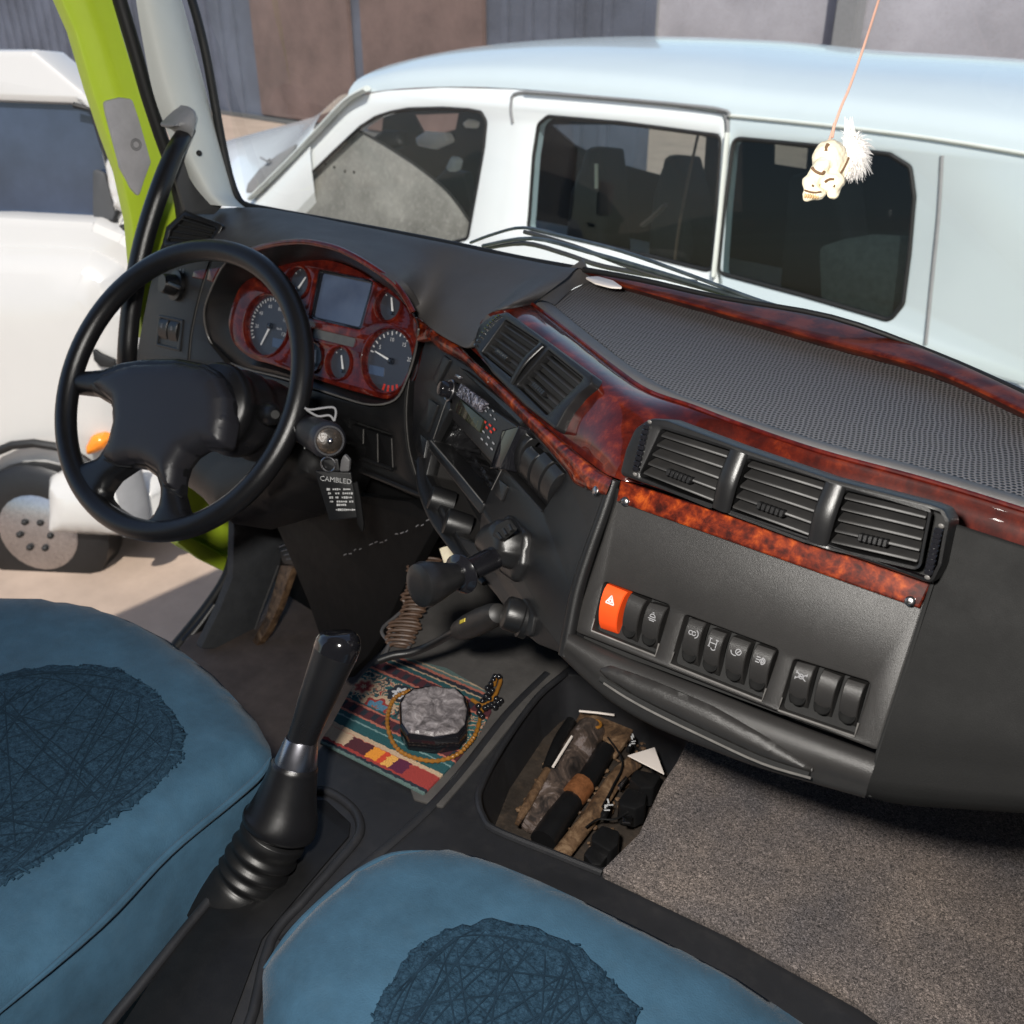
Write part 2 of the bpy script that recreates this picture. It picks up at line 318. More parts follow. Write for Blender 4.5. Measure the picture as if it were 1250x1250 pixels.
def plate_bm(bm, pl, outer, holes=(), thick=.01, bev=.0015, back=False):
    """flat-fronted plate: loops in uv, front face on the plane, rounded rim, extruded back"""
    outs = [(outer, 1)] + [(h, -1) for h in holes]
    fronts = []
    for loop, sg in outs:
        rings = [(bev * sg, 0), (bev * .3 * sg, -bev * .3), (0, -bev), (0, -thick)] if bev else [(0, 0), (0, -thick)]
        vs = []
        for d, w in rings:
            q = inset(loop, d) if d else loop
            vs.append([bm.verts.new(pl.pt(a.x, a.y, w)) for a in q])
        n = len(loop)
        for r0, r1 in zip(vs, vs[1:]):
            for i in range(n): bm.faces.new((r0[i - 1], r0[i], r1[i], r1[i - 1]))
        fronts.append((inset(loop, bev * sg) if bev else loop, vs[0], vs[-1]))
    tris = geometry.tessellate_polygon([[V((a.x, a.y, 0)) for a in q] for q, _, _ in fronts])
    fl = [v for _, vv, _ in fronts for v in vv]; bl = [v for _, _, vv in fronts for v in vv]
    for t in tris:
        try: bm.faces.new([fl[i] for i in t])
        except ValueError: pass
        if back:
            try: bm.faces.new([bl[i] for i in t])
            except ValueError: pass
def px2uv(pl, pts, r=0, seg=4): return poly_round([pl.uv(*p) for p in pts], r, seg)
def plate(name, m, parent, pl, pts, holes=(), thick=.01, bev=.0015, r=.002, hr=.002, w=0, back=False, **kw):
    q = pl.off(w); bm = bmesh.new()
    plate_bm(bm, q, px2uv(q, pts, r), [px2uv(q, h, hr) if not isinstance(h[0], Vector) else h for h in holes], thick, bev, back)
    return obj(name, bm, m, parent, **kw)
def inside(p, poly):
    c = False; n = len(poly)
    for i in range(n):
        a, b = poly[i - 1], poly[i]
        if (a.y > p.y) != (b.y > p.y) and p.x < (b.x - a.x) * (p.y - a.y) / (b.y - a.y) + a.x: c = not c
    return c
def edist(p, loops):
    best = 9
    for poly in loops:
        for i in range(len(poly)):
            a, b = poly[i - 1], poly[i]; ab = b - a; L2 = ab.length_squared
            t = 0 if L2 == 0 else max(0, min(1, (p - a).dot(ab) / L2))
            d = (p - a - ab * t).length
            if d < best: best = d
    return best
def densify(p, s):
    out = []
    for i in range(len(p)):
        a, b = p[i], p[(i + 1) % len(p)]; k = max(1, int((b - a).length / s))
        out += [a + (b - a) * (j / k) for j in range(k)]
    return out
def pillow_bm(bm, pl, outer, holes=(), h=.02, r=.03, base=.01, res=.01, dome=0, fn=None, flare=0):
    loops = [densify(outer, res)] + [densify(x, res) for x in holes]
    vs = []; es = []
    for lp in loops:
        o = len(vs); vs += lp; es += [(o + i, o + (i + 1) % len(lp)) for i in range(len(lp))]
    nb = len(vs)
    x0, x1 = min(a.x for a in outer), max(a.x for a in outer); y0, y1 = min(a.y for a in outer), max(a.y for a in outer)
    cx, cy = (x0 + x1) / 2, (y0 + y1) / 2
    j = 0; y = y0
    while y < y1:
        x = x0 + (res / 2 if j % 2 else 0)
        while x < x1:
            p = V((x, y))
            if inside(p, outer) and not any(inside(p, q) for q in holes) and edist(p, loops) > res * .45: vs.append(p)
            x += res
        y += res * .87; j += 1
    # rings close to the rim so the round-over is smooth
    for lp in loops:
        for k in (.25, .6):
            q = inset(lp, (r * k) * (1 if lp is loops[0] else -1))
            for p in q:
                if inside(p, outer) and not any(inside(p, z) for z in holes) and edist(p, loops) > r * k * .8: vs.append(p)
    rv, re, rf, *_ = geometry.delaunay_2d_cdt(vs, es, [], 0, 1e-6)
    def hh(p):
        d = min(edist(p, loops) / r, 1); z = h * math.sqrt(max(0, 1 - (1 - d) ** 2))
        if dome: z += dome * max(0, 1 - ((p.x - cx) / (x1 - x0) * 2) ** 2) * max(0, 1 - ((p.y - cy) / (y1 - y0) * 2) ** 2)
        if fn: z += fn(p, d)
        return z
    bv = [bm.verts.new(pl.pt(p.x, p.y, hh(p))) for p in rv]
    for f in rf:
        c = sum((rv[i] for i in f), V((0, 0))) / len(f)
        if inside(c, outer) and not any(inside(c, q) for q in holes):
            try: bm.faces.new([bv[i] for i in f])
            except ValueError: pass
    bd = [e for e in bm.edges if len(e.link_faces) == 1]
    g = bmesh.ops.extrude_edge_only(bm, edges=bd)
    nv = [v for v in g['geom'] if isinstance(v, bmesh.types.BMVert)]
    bmesh.ops.translate(bm, vec=-pl.n * base, verts=nv)
def pillow(name, m, parent, pl, pts, holes=(), h=.02, r=.03, base=.01, res=.01, cr=.01, w=0, dome=0, fn=None, sharp=50, **kw):
    q = pl.off(w); bm = bmesh.new()
    pillow_bm(bm, q, px2uv(q, pts, cr, 6), [px2uv(q, x, cr, 6) for x in holes], h, r, base, res, dome, fn)
    return obj(name, bm, m, parent, sharp=sharp, **kw)
def cr_pt(P, t):
    n = len(P); i = min(int(t), n - 2); f = t - i
    p0, p1, p2, p3 = P[max(i - 1, 0)], P[i], P[i + 1], P[min(i + 2, n - 1)]
    return 0.5 * ((2 * p1) + (p2 - p0) * f + (2 * p0 - 5 * p1 + 4 * p2 - p3) * f * f + (3 * p1 - p0 - 3 * p2 + p3) * f ** 3)
def smooth(P, k=6):
    n = len(P); return [cr_pt(P, i / k) for i in range((n - 1) * k + 1)]
def grid_bm(bm, rows, ku=6, kv=5):
    R = [smooth(r, ku) for r in rows]; cols = [smooth([r[i] for r in R], kv) for i in range(len(R[0]))]
    vs = [[bm.verts.new(p) for p in c] for c in cols]
    for a, b in zip(vs, vs[1:]):
        for i in range(len(a) - 1):
            try: bm.faces.new((a[i], b[i], b[i + 1], a[i + 1]))
            except ValueError: pass
def grid(name, m, parent, rows, ku=6, kv=5, thick=0, sharp=60, **kw):
    bm = bmesh.new(); grid_bm(bm, rows, ku, kv)
    o = obj(name, bm, m, parent, sharp=sharp, **kw)
    # outward = towards the cabin eye
    me = o.data; c = sum((f.normal.dot(CAM - (f.center + BASE[o.name])) > 0) for f in me.polygons)
    if c < len(me.polygons) / 2: me.flip_normals()
    if thick:
        md = o.modifiers.new('shell', 'SOLIDIFY'); md.thickness = thick; md.offset = -1
    return o
def tube_bm(bm, P, rad, seg=12, k=0, cap=True, closed=False, flat=1):
    if k and not closed:
        if isinstance(rad, (list, tuple)): rr = [V((a, 0, 0)) for a in rad]; rad = [p.x for p in smooth(rr, k)]
        P = smooth([V(p) for p in P], k)
    P = [V(p) for p in P]; n = len(P)
    if not isinstance(rad, (list, tuple)): rad = [rad] * n
    T = []
    for i in range(n):
        a = P[i - 1] if (i > 0 or closed) else P[i]; b = P[(i + 1) % n] if (i < n - 1 or closed) else P[i]
        T.append((b - a).normalized() if (b - a).length > 1e-9 else (T[-1] if T else ZV))
    ref = ZV if abs(T[0].z) < .9 else V((1, 0, 0))
    nx = T[0].cross(ref).normalized(); rings = []
    for i in range(n):
        nx = (nx - T[i] * nx.dot(T[i])).normalized(); ny = T[i].cross(nx)
        rings.append([bm.verts.new(P[i] + (nx * math.cos(2 * math.pi * j / seg) + ny * flat * math.sin(2 * math.pi * j / seg)) * rad[i]) for j in range(seg)])
    prs = list(zip(rings, rings[1:])) + ([(rings[-1], rings[0])] if closed else [])
    for a, b in prs:
        for j in range(seg): bm.faces.new((a[j - 1], a[j], b[j], b[j - 1]))
    if cap and not closed:
        bm.faces.new(rings[0]); bm.faces.new(rings[-1][::-1])
def tube(name, m, parent, P, rad, seg=12, k=0, closed=False, sharp=40, flat=1, **kw):
    bm = bmesh.new(); tube_bm(bm, P, rad, seg, k, True, closed, flat); return obj(name, bm, m, parent, sharp=sharp, **kw)
def lathe(name, m, parent, A, B, prof, seg=28, sharp=35, **kw):
    """prof: (t along A->B, radius)"""
    A, B = V(A), V(B); bm = bmesh.new()
    T = (B - A).normalized(); ref = ZV if abs(T.z) < .9 else V((1, 0, 0)); nx = T.cross(ref).normalized(); ny = T.cross(nx)
    rings = [[bm.verts.new(A + (B - A) * t + (nx * math.cos(2 * math.pi * j / seg) + ny * math.sin(2 * math.pi * j / seg)) * max(r, 1e-4)) for j in range(seg)] for t, r in prof]
    for a, b in zip(rings, rings[1:]):
        for j in range(seg): bm.faces.new((a[j - 1], a[j], b[j], b[j - 1]))
    bm.faces.new(rings[0]); bm.faces.new(rings[-1][::-1])
    return obj(name, bm, m, parent, sharp=sharp, **kw)
def hexa(bm, p):
    v = [bm.verts.new(a) for a in p]
    for f in ((0, 1, 2, 3), (7, 6, 5, 4), (0, 4, 5, 1), (1, 5, 6, 2), (2, 6, 7, 3), (3, 7, 4, 0)): bm.faces.new([v[i] for i in f])
def box_bm(bm, c, ax, sz):
    a, b, d = [V(x) * s / 2 for x, s in zip(ax, sz)]
    hexa(bm, [c - a - b - d, c + a - b - d, c + a + b - d, c - a + b - d, c - a - b + d, c + a - b + d, c + a + b + d, c - a + b + d])
def sphere_bm(bm, c, r, u=14, v=9, ax=None):
    mtx = Matrix.Translation(c) @ (Matrix.Diagonal((*r, 1)) if isinstance(r, (tuple, list)) else Matrix.Diagonal((r, r, r, 1)))
    bmesh.ops.create_uvsphere(bm, u_segments=u, v_segments=v, radius=1, matrix=mtx)
def text_bm(bm, s, pl, u, v, size, w=.0006, ang=0, align='CENTER'):
    cu = bpy.data.curves.new('lettering', 'FONT'); cu.body = s; cu.size = size; cu.align_x = align; cu.align_y = 'CENTER'; cu.resolution_u = 2
    o = bpy.data.objects.new('lettering', cu); COL.objects.link(o)
    dg = bpy.context.evaluated_depsgraph_get(); me = bpy.data.meshes.new_from_object(o.evaluated_get(dg))
    ca, sa = math.cos(ang), math.sin(ang); idx = []
    for p in me.vertices:
        x, y = p.co.x * ca - p.co.y * sa, p.co.x * sa + p.co.y * ca
        idx.append(bm.verts.new(pl.pt(u + x, v + y, w)))
    for f in me.polygons:
        try: bm.faces.new([idx[i] for i in f.vertices])
        except ValueError: pass
    bpy.data.objects.remove(o); bpy.data.curves.remove(cu); bpy.data.meshes.remove(me)
def quad_uv(bm, pl, a, b, wd, w):
    d = (b - a).normalized(); n = V((-d.y, d.x)) * wd / 2
    bm.faces.new([bm.verts.new(pl.pt(q.x, q.y, w)) for q in (a - n, b - n, b + n, a + n)])
def bil(q, s, t):
    TL, TR, BR, BL = [V(x) for x in q]
    return (TL * (1 - s) + TR * s) * (1 - t) + (BL * (1 - s) + BR * s) * t
def circ_uv(c, r, n=40): return [V((c.x + r * math.cos(2 * math.pi * i / n), c.y + r * math.sin(2 * math.pi * i / n))) for i in range(n)]
def lin(a, b, t): return a + (b - a) * t

# ================================================================= DASHBOARD
FP = Plane(atY(755, 616, .65), 94.5, 24)          # passenger fascia
FV = Plane(atY(755, 583, .645), 93.5, 20)         # passenger vents
CS = Plane(FP.at(744, 602), 64.3, 22)             # centre stack, turned to the driver
CV = Plane(CS.at(640, 492, .012), 64.3, 37)       # centre vents
CP = Plane(atY(420, 365, .93), 98.5, 23)          # instrument face
CL = Plane(atY(215, 380, .86), 92, 21)            # driver's left panel
SH = floor_plane(-.365)                           # top shelf
dash = thing('dashboard', 'black truck dashboard with red burl wood trim, round gauges, air vents and rocker switches', 'dashboard', (-.8, .9, 1.9))

# --- fascia with three switch recesses
R1 = [(737, 710), (818, 739), (800, 801), (722, 770)]
R2 = [(836, 750), (951, 793), (930, 856), (818, 811)]
R3 = [(969, 804), (1063, 833), (1043, 899), (950, 867)]
plate('fascia_panel', M['fascia'], dash, FP, [(757, 592), (1137, 712), (1071, 917), (698, 770)], [R1, R2, R3], .012, .002, [.001, .001, .004, .008], .004)
plate('switch_well', M['void'], dash, FP, [(720, 690), (1080, 815), (1055, 910), (705, 780)], (), .01, 0, 0, 0, w=-.0125)
for R in (R1, R2, R3):     # recess lip, its edge highlight put into a pale grey line
    q = [FP.at(*lin(V(R[3]), V(R[0]), .25), w=.0008), FP.at(*R[3], w=.0008), FP.at(*R[2], w=.0008), FP.at(*lin(V(R[2]), V(R[1]), .25), w=.0008)]
    tube('recess_lip', M['lip'], dash, q, .0010, 8)
SW = [((741, 712), (768, 723), (749, 775), (726, 767)), ((769, 724), (790, 733), (772, 786), (754, 777)), ((792, 735), (816, 742), (798, 795), (777, 787)),
      ((842, 754), (863, 761), (848, 816), (826, 807)), ((868, 767), (888, 774), (873, 828), (852, 818)), ((893, 776), (918, 785), (903, 839), (880, 829)), ((923, 786), (948, 795), (932, 850), (908, 842)),
      ((972, 807), (997, 814), (982, 868), (957, 859)), ((1004, 817), (1028, 826), (1011, 879), (987, 870)), ((1033, 828), (1058, 836), (1042, 891), (1018, 881))]
ICON = {0: 'tri', 2: 'lamp', 3: 'spring', 4: 'axle', 5: 'drop', 6: 'beam', 7: 'diff'}
def icon(bm, pl, c, s, kind):
    def ln(a, b, wd=.09): quad_uv(bm, pl, c + V(a) * s, c + V(b) * s, wd * s, .0)
    def arc(o, r, a0, a1, n=12):
        p = [V(o) + V((math.cos(math.radians(lin(a0, a1, i / n))), math.sin(math.radians(lin(a0, a1, i / n))))) * r for i in range(n + 1)]
        for a, b in zip(p, p[1:]): ln(a, b)
    if kind == 'tri':
        for a, b in (((-.5, -.4), (.5, -.4)), ((.5, -.4), (0, .5)), ((0, .5), (-.5, -.4)), ((-.25, -.22), (.25, -.22)), ((.25, -.22), (0, .2)), ((0, .2), (-.25, -.22))): ln(a, b, .13)
    elif kind == 'lamp':
        arc((0, 0), .3, 0, 180); ln((-.3, 0), (.3, 0)); ln((-.45, -.2), (.45, -.2)); ln((-.1, .45), (.1, .45)); ln((-.3, -.38), (.3, -.38))
    elif kind == 'spring':
        arc((-.2, 0), .2, 0, 360); arc((.15, 0), .2, 30, 360); arc((.2, 0), .42, -70, 70)
    elif kind == 'axle':
        ln((-.4, .4), (-.4, -.4)); ln((.3, .4), (.3, -.4)); ln((-.4, 0), (.3, 0)); ln((-.5, .4), (-.25, .4)); ln((.15, .4), (.45, .4)); ln((-.5, -.4), (-.25, -.4)); arc((.1, -.4), .25, 200, 340)
    elif kind == 'drop':
        arc((.2, .05), .28, 0, 360); arc((-.15, .0), .4, 180, 300); ln((.05, -.15), (.35, .25))
    elif kind == 'beam':
        arc((.1, 0), .32, -90, 90); ln((.1, .32), (.1, -.32)); arc((.1, 0), .18, 0, 360)
        for y in (.25, 0, -.25): ln((-.5, y), (-.1, y))
    elif kind == 'diff':
        ln((-.5, .3), (.5, -.3)); ln((-.5, -.3), (.5, .3)); arc((0, 0), .22, 0, 360); ln((-.5, .42), (-.5, .15)); ln((.5, .42), (.5, .15)); ln((-.5, -.42), (-.5, -.15))
def rocker(pl, q, m, ico, dot=True, w=.0, lab=None):
    uv = [pl.uv(*p) for p in q]
    # curved cap: profile across the height
    bm = bmesh.new(); K = 10; prev = None
    e = .0007
    for j in range(K + 1):
        t = j / K; z = w + .0045 - .011 * (t - .30) ** 2 * 2.6 - (0.0018 if j in (0, K) else 0)
        a, b = bil(uv, .04, t), bil(uv, .96, t)
        row = [bm.verts.new(pl.pt(a.x, a.y, z - .012)), bm.verts.new(pl.pt(a.x, a.y, z - .0012)), bm.verts.new(pl.pt(a.x + e, a.y, z)), bm.verts.new(pl.pt(b.x - e, b.y, z)), bm.verts.new(pl.pt(b.x, b.y, z - .0012)), bm.verts.new(pl.pt(b.x, b.y, z - .012))]
        if prev:
            for i in range(5): bm.faces.new((prev[i], prev[i + 1], row[i + 1], row[i]))
        else: bm.faces.new(row)
        prev = row
    bm.faces.new(prev[::-1])
    s = obj('rocker_switch', bm, m, dash, sharp=30, label=lab)
    if dot:
        c = bil(uv, .5, .77); t = .77; z = w + .0045 - .011 * (t - .30) ** 2 * 2.6
        d = lathe('thumb_dimple', M['dimple'], s, pl.pt(c.x, c.y, z - .0012), pl.pt(c.x, c.y, z + .0010), [(0, .0070), (.7, .0070), (.95, .0065), (1, .0058), (.55, .0045), (.3, .0015)], 22)
    if ico:
        bm = bmesh.new(); c = bil(uv, .5, .27); icon(bm, pl.off(w + .0051), c, .0088, ico); obj('switch_symbol', bm, M['mark'] if ico == 'tri' else M['markdim'], s)
    return s
for i, q in enumerate(SW): rocker(FP, q, M['orange'] if i == 0 else M['fascia'], ICON.get(i), i > 0, .0 if i else .002, 'orange hazard rocker switch with a triangle symbol' if i == 0 else None)

# --- drawer lip under the fascia
r0 = [(695, 771), (742, 793), (800, 817), (860, 840), (930, 868), (1000, 895), (1071, 921)]
r3 = [(687, 800), (740, 850), (795, 884), (860, 911), (930, 937), (1000, 957), (1058, 973)]
rows = [[FP.at(*p, w=-.006) for p in r0], [FP.at(*p, w=.001) for p in r0]]
for t, w in ((.16, .009), (.45, .013), (.75, .010), (1, -.004)): rows.append([FP.at(*lin(V(a), V(b), t), w=w) for a, b in zip(r0, r3)])
rows.append([p + V((0, .06, -.004)) for p in rows[-1]]); rows.append([p + V((0, .16, .03)) for p in rows[-2]])
grid('drawer_front', M['fascia'], dash, rows, 5, 5)
pillow('drawer_handle', M['fascia'], dash, FP, [(727, 815), (745, 812), (800, 832), (870, 862), (940, 900), (985, 930), (996, 943), (975, 940), (930, 925), (850, 888), (780, 853), (740, 828)], h=.006, r=.015, base=.012, res=.005, cr=.014, w=.012)
tube('handle_groove', M['void'], dash, [FP.at(*p, w=.0125) for p in ((733, 828), (755, 842), (800, 866), (860, 895), (930, 927), (988, 946))], .0028, 8, 4)
tube('handle_edge', M['lip'], dash, [FP.at(*p, w=.015) for p in ((737, 834), (765, 852), (800, 871), (860, 900), (930, 932), (990, 950))], .0012, 8, 4)

# --- wood strip below the vents + screws
plate('lower_wood_strip', M['burl'], dash, FP, [(757, 586), (1137, 711), (1122, 743), (752, 612)], (), .006, .0015, .001, w=.0055)
def screw(pl, x, y, w, r=.0042, parent=dash):
    c = pl.at(x, y, w); s = lathe('trim_screw', M['metal'], parent, c - pl.n * .003, c + pl.n * .0022, [(0, r), (.7, r), (.9, r * .8), (1, r * .4)], 18)
    bm = bmesh.new(); uv = pl.uv(x, y)
    for a in (.4, 1.97): quad_uv(bm, pl.off(w + .0024), uv - V((math.cos(a), math.sin(a))) * r * .6, uv + V((math.cos(a), math.sin(a))) * r * .6, .0009, 0)
    obj('screw_slot', bm, M['void'], s)
screw(FP, 763, 612, .006); screw(FP, 1111, 734, .006)

# --- right hand end panel
cols = [[(1152, 640), (1250, 672), (1420, 726)], [(1139, 712), (1250, 752), (1420, 806)], [(1105, 820), (1240, 850), (1420, 895)], [(1073, 918), (1200, 930), (1420, 960)], [(1061, 973), (1130, 985), (1420, 1000)]]
rows = [[FP.at(*p, w=.002) for p in cols[0]]] + [[FP.at(*p, w=w) for p in c] for c, w in zip(cols, (.004, .006, .010, .013, .0))]
rows.append([p + V((0, .12, .0)) for p in rows[-1]])
grid('end_panel', M['endpanel'], dash, rows, 6, 5)
tube('panel_seam', M['void'], dash, [FP.at(*p, w=.009) for p in ((1138, 712), (1105, 818), (1072, 917), (1062, 972))], .0016, 6)

# --- upright ridge between stack and fascia
tube('corner_ridge', M['console'], dash, [FP.at(*p, w=.001) for p in ((750, 586), (737, 626), (722, 668), (706, 718), (696, 766), (690, 800))], [.006, .006, .0065, .007, .007, .007], 14, 4)

# --- centre stack face
BAY = [(549, 462), (637, 519), (608, 574), (590, 618), (528, 540), (549, 500)]
CAV = [(527, 552), (587, 626), (583, 664), (560, 655), (537, 615), (520, 580)]
SWB = [(640, 521), (692, 578), (662, 624), (616, 572)]
plate('stack_panel', M['console'], dash, CS, [(521, 408), (545, 430), (614, 476), (690, 572), (752, 596), (726, 660), (704, 735), (690, 800), (655, 786), (636, 770), (606, 728), (575, 690), (551, 656), (528, 615), (512, 570), (503, 530), (505, 470)],
      [BAY, CAV, SWB], .016, .002, [.001, .001, .001, .001, .001, .001, .004, .004, .02, .02, .03, .03, .03, .03, .03, .03, .02], .004, back=True)
plate('stack_back', M['void'], dash, CS, [(500, 420), (745, 590), (700, 720), (640, 730), (500, 570)], (), .004, 0, 0, w=-.075)
def wallband(name, m, loop, pl, d0, d1, parent=dash):
    bm = bmesh.new(); q = px2uv(pl, loop, .004); a = [bm.verts.new(pl.pt(p.x, p.y, d0)) for p in q]; b = [bm.verts.new(pl.pt(p.x * 1, p.y, d1)) for p in q]
    for i in range(len(q)): bm.faces.new((a[i - 1], a[i], b[i], b[i - 1]))
    return obj(name, bm, m, parent)
wallband('pocket_wall', M['crumple'], BAY, CS, -.01, -.07)
wallband('cavity_wall', M['fascia'], CAV, CS, -.01, -.05)
plate('cavity_back', M['console'], dash, CS, [(515, 545), (592, 622), (592, 670), (520, 620)], (), .003, 0, 0, w=-.046)
# crumpled liner in the pocket under the radio
P0 = [(536, 520), (556, 535), (580, 560), (604, 588)]; P1 = [(532, 545), (552, 570), (572, 596), (592, 618)]
rows = []
for t in range(7):
    rows.append([CS.at(*lin(V(a), V(b), t / 6), w=-.045 + .034 * t / 6 + random.uniform(-.007, .007)) for a, b in zip(P0, P1)])
grid('pocket_liner', M['crumple'], dash, rows, 4, 3)
plate('pocket_lip', M['console'], dash, CS, [(526, 537), (590, 614), (585, 628), (522, 548)], (), .03, .003, .003, w=.003)
# bright rim of the lower cavity
tube('cavity_rim', M['console'], dash, [CS.at(*p, w=.001) for p in ((514, 560), (517, 592), (532, 630), (552, 662), (572, 690), (592, 712))], [.006, .009, .010, .008, .006, .004], 12, 4, flat=.7)
for (x, y) in ((553, 616), (573, 645)):
    c = CS.at(x, y, -.022); d = CS.n + CS.u * -.35
    kb = lathe('blank_knob', M['console'], dash, c, c + d * .03, [(0, .0165), (.8, .017), (.95, .016), (1, .013)], 26)
# buttons left of the radio
for q in ([(541, 433), (549, 439), (533, 470), (527, 462)], [(523, 486), (534, 494), (521, 528), (511, 518)], [(513, 530), (521, 537), (517, 560), (509, 552)], [(506, 560), (513, 568), (517, 588), (509, 576)]):
    plate('stack_button', M['plastic'], dash, CS, q, (), .006, .0014, .0015, w=.0035)
# rocker group right of the radio
wallband('recess_wall', M['console'], SWB, CS, -.003, -.03)
quv = [V(p) for p in SWB]
plate('switch_base', M['void'], dash, CS, [(630, 505), (705, 580), (670, 640), (605, 572)], (), .003, 0, 0, w=-.026)
TLq, TRq, BRq, BLq = SWB
for k in range(4):
    s0, s1 = k / 4 + .01, (k + 1) / 4 - .012
    q = [bil(SWB, s0, .03), bil(SWB, s1, .03), bil(SWB, s1, .95), bil(SWB, s0, .95)]
    if k == 1: q[0] = bil(SWB, s0, .16); q[1] = bil(SWB, s1, .16)
    rocker(CS, [tuple(p) for p in q], M['plastic'], None, False, .002)
tube('recess_lip', M['console'], dash, [CS.at(*p, w=.001) for p in (SWB[0], SWB[3], SWB[2])], .0013, 8)
plate('small_button', M['plastic'], dash, CS, [(609, 585), (619, 593), (612, 612), (603, 602)], (), .005, .001, .002, w=.0025)
tube('pocket_glint', M['lip'], dash, [CS.at(*p, w=.0035) for p in ((526, 538), (558, 575), (589, 613))], .0009, 6)  # pale lines paint the edge highlights round pocket and stack
tube('stack_glint', M['lip'], dash, [CS.at(*p, w=.002) for p in ((552, 470), (541, 500), (529, 536))], .0005, 6)
tube('stack_glint', M['lip'], dash, [CS.at(*p, w=.002) for p in ((636, 522), (616, 566), (600, 598))], .0005, 6)
# parking brake housing, lever and collar
hs = pillow('brake_lever_housing', M['plastic'], dash, CS, [(622, 628), (646, 650), (641, 690), (630, 712), (613, 700), (596, 678), (600, 645)], h=.006, r=.01, base=.01, res=.006, w=.003)
pillow('brake_lever_mount', M['plastic'], hs, CS, [(604, 640), (622, 632), (637, 650), (634, 678), (625, 696), (608, 690), (593, 676), (594, 656)], h=.022, r=.018, base=.006, res=.005, w=.009)
plate('window_panel', M['void'], hs, CS, [(606, 640), (619, 634), (628, 645), (611, 660), (600, 654)], (), .004, .001, .002, w=.033)
for k in range(3): plate('window_rib', M['console'], hs, CS, [(604 + 7 * k, 651 - 5 * k), (607 + 7 * k, 649 - 5 * k), (613 + 6 * k, 657 - 5 * k), (610 + 6 * k, 659 - 5 * k)], (), .003, .0006, .0005, w=.035)
a = CS.at(603, 681, .026); b = atT(562, 701, (a - CAM).dot(FW) - .040); tip = atT(508, 716, (a - CAM).dot(FW) - .075)
lv = lathe('parking_brake_lever', M['gloss'], dash, a, b, [(0, .0125), (1, .0125)], 24)
lathe('lever_collar', M['gloss'], lv, lin(a, b, .86), lin(a, b, 1.1), [(0, .011), (.1, .017), (.45, .021), (.55, .021), (.9, .016), (1, .012)], 26)
lathe('lever_knob', M['plastic'], lv, lin(a, b, 1.05), tip, [(0, .011), (.1, .0135), (.3, .016), (.55, .020), (.8, .0232), (.93, .0215), (.98, .017), (1, .011)], 26)
# accessory socket under it
c = CS.at(632, 752, .004); d = (CS.n * .9 - CS.u * .35).normalized()
so = lathe('accessory_socket', M['plastic'], dash, c - d * .012, c + d * .015, [(0, .021), (.30, .021), (.34, .0178), (.85, .0178), (.95, .0165), (1, .014)], 28)
plate('socket_plate', M['console'], so, CS, [(612, 735), (640, 730), (652, 752), (647, 778), (632, 772), (615, 752)], (), .006, .002, .006, w=.004)

# --- radio
rad = thing('car_radio', 'black radio with round volume knob and green display pulled halfway out of the centre stack', 'radio', CS.at(590, 520))
RF = CS.off(.012)
bd = plate('radio_body', M['plastic'], rad, RF, [(551, 466), (630, 519), (607, 573), (552, 512)], (), .085, .002, .003)
plate('side_cheek', M['gloss'], bd, CS, [(612, 525), (634, 519), (610, 572), (597, 572)], (), .05, .002, .002, w=.014)
k0 = RF.at(551, 477); lathe('volume_knob', M['gloss'], rad, k0, k0 + RF.n * .016, [(0, .0135), (.12, .0135), (.15, .0105), (.8, .0100), (1, .0085), (1.01, .004)], 24)
bm = bmesh.new(); tube_bm(bm, [RF.pt(*(RF.uv(551, 477) + V((math.cos(a) * .0128, math.sin(a) * .0128))), .0028) for a in [i * math.pi / 12 for i in range(24)]], .0012, 6, closed=True); obj('knob_ring', bm, M['metal'], rad)
plate('face_plate', M['radio_reflection'], rad, RF, [(562, 468), (594, 492), (584, 503), (556, 482)], (), .004, .001, .001, w=.004)  # radio face with its reflection put into the colour
plate('display', special('display', lambda nt, b, L, co: (b.inputs['Base Color'].__setattr__('default_value', (.014, .016, .008, 1)), b.inputs['Roughness'].__setattr__('default_value', .15))) or M['display'], rad, RF, [(561, 487), (590, 512), (585, 528), (556, 503)], (), .003, .0006, .001, w=.0035)
plate('knob_button', M['metal'], rad, RF, [(556, 456), (562, 459), (560, 463), (554, 460)], (), .004, .001, .0015, w=.006)
bm = bmesh.new()
for (x, y) in ((588, 497), (593, 501), (599, 506), (604, 511), (596, 497), (602, 501)): quad_uv(bm, RF.off(.0012), RF.uv(x, y), RF.uv(x + 2, y + 2), .0016, 0)
obj('button_row', bm, M['markdim'], rad); bm = bmesh.new()
for (x, y) in ((590, 526), (596, 533), (602, 540), (588, 535), (594, 541), (600, 547)): quad_uv(bm, RF.off(.0012), RF.uv(x, y), RF.uv(x + 2.6, y + 2.6), .0019, 0)
obj('radio_lettering', bm, M['markdim'], rad)
bm = bmesh.new()
for i in range(6): quad_uv(bm, RF.off(.0036), RF.uv(562 + i * 5, 493 + i * 4.3), RF.uv(559 + i * 5, 501 + i * 4.3), .0008, 0)
obj('display_segments', bm, mat('display_green', (.09, .09, .045), .5), rad)
bm = bmesh.new()
for (x, y) in ((592, 514), (598, 518), (603, 523), (599, 526), (594, 521)): quad_uv(bm, RF.off(.0012), RF.uv(x, y), RF.uv(x + 2.5, y + 2.5), .0024, 0)
obj('red_buttons', bm, M['markred'], rad)
plate('upper_ledge', M['plastic'], dash, CS, [(556, 447), (568, 452), (641, 512), (634, 520)], (), .03, .003, .002, w=.006)

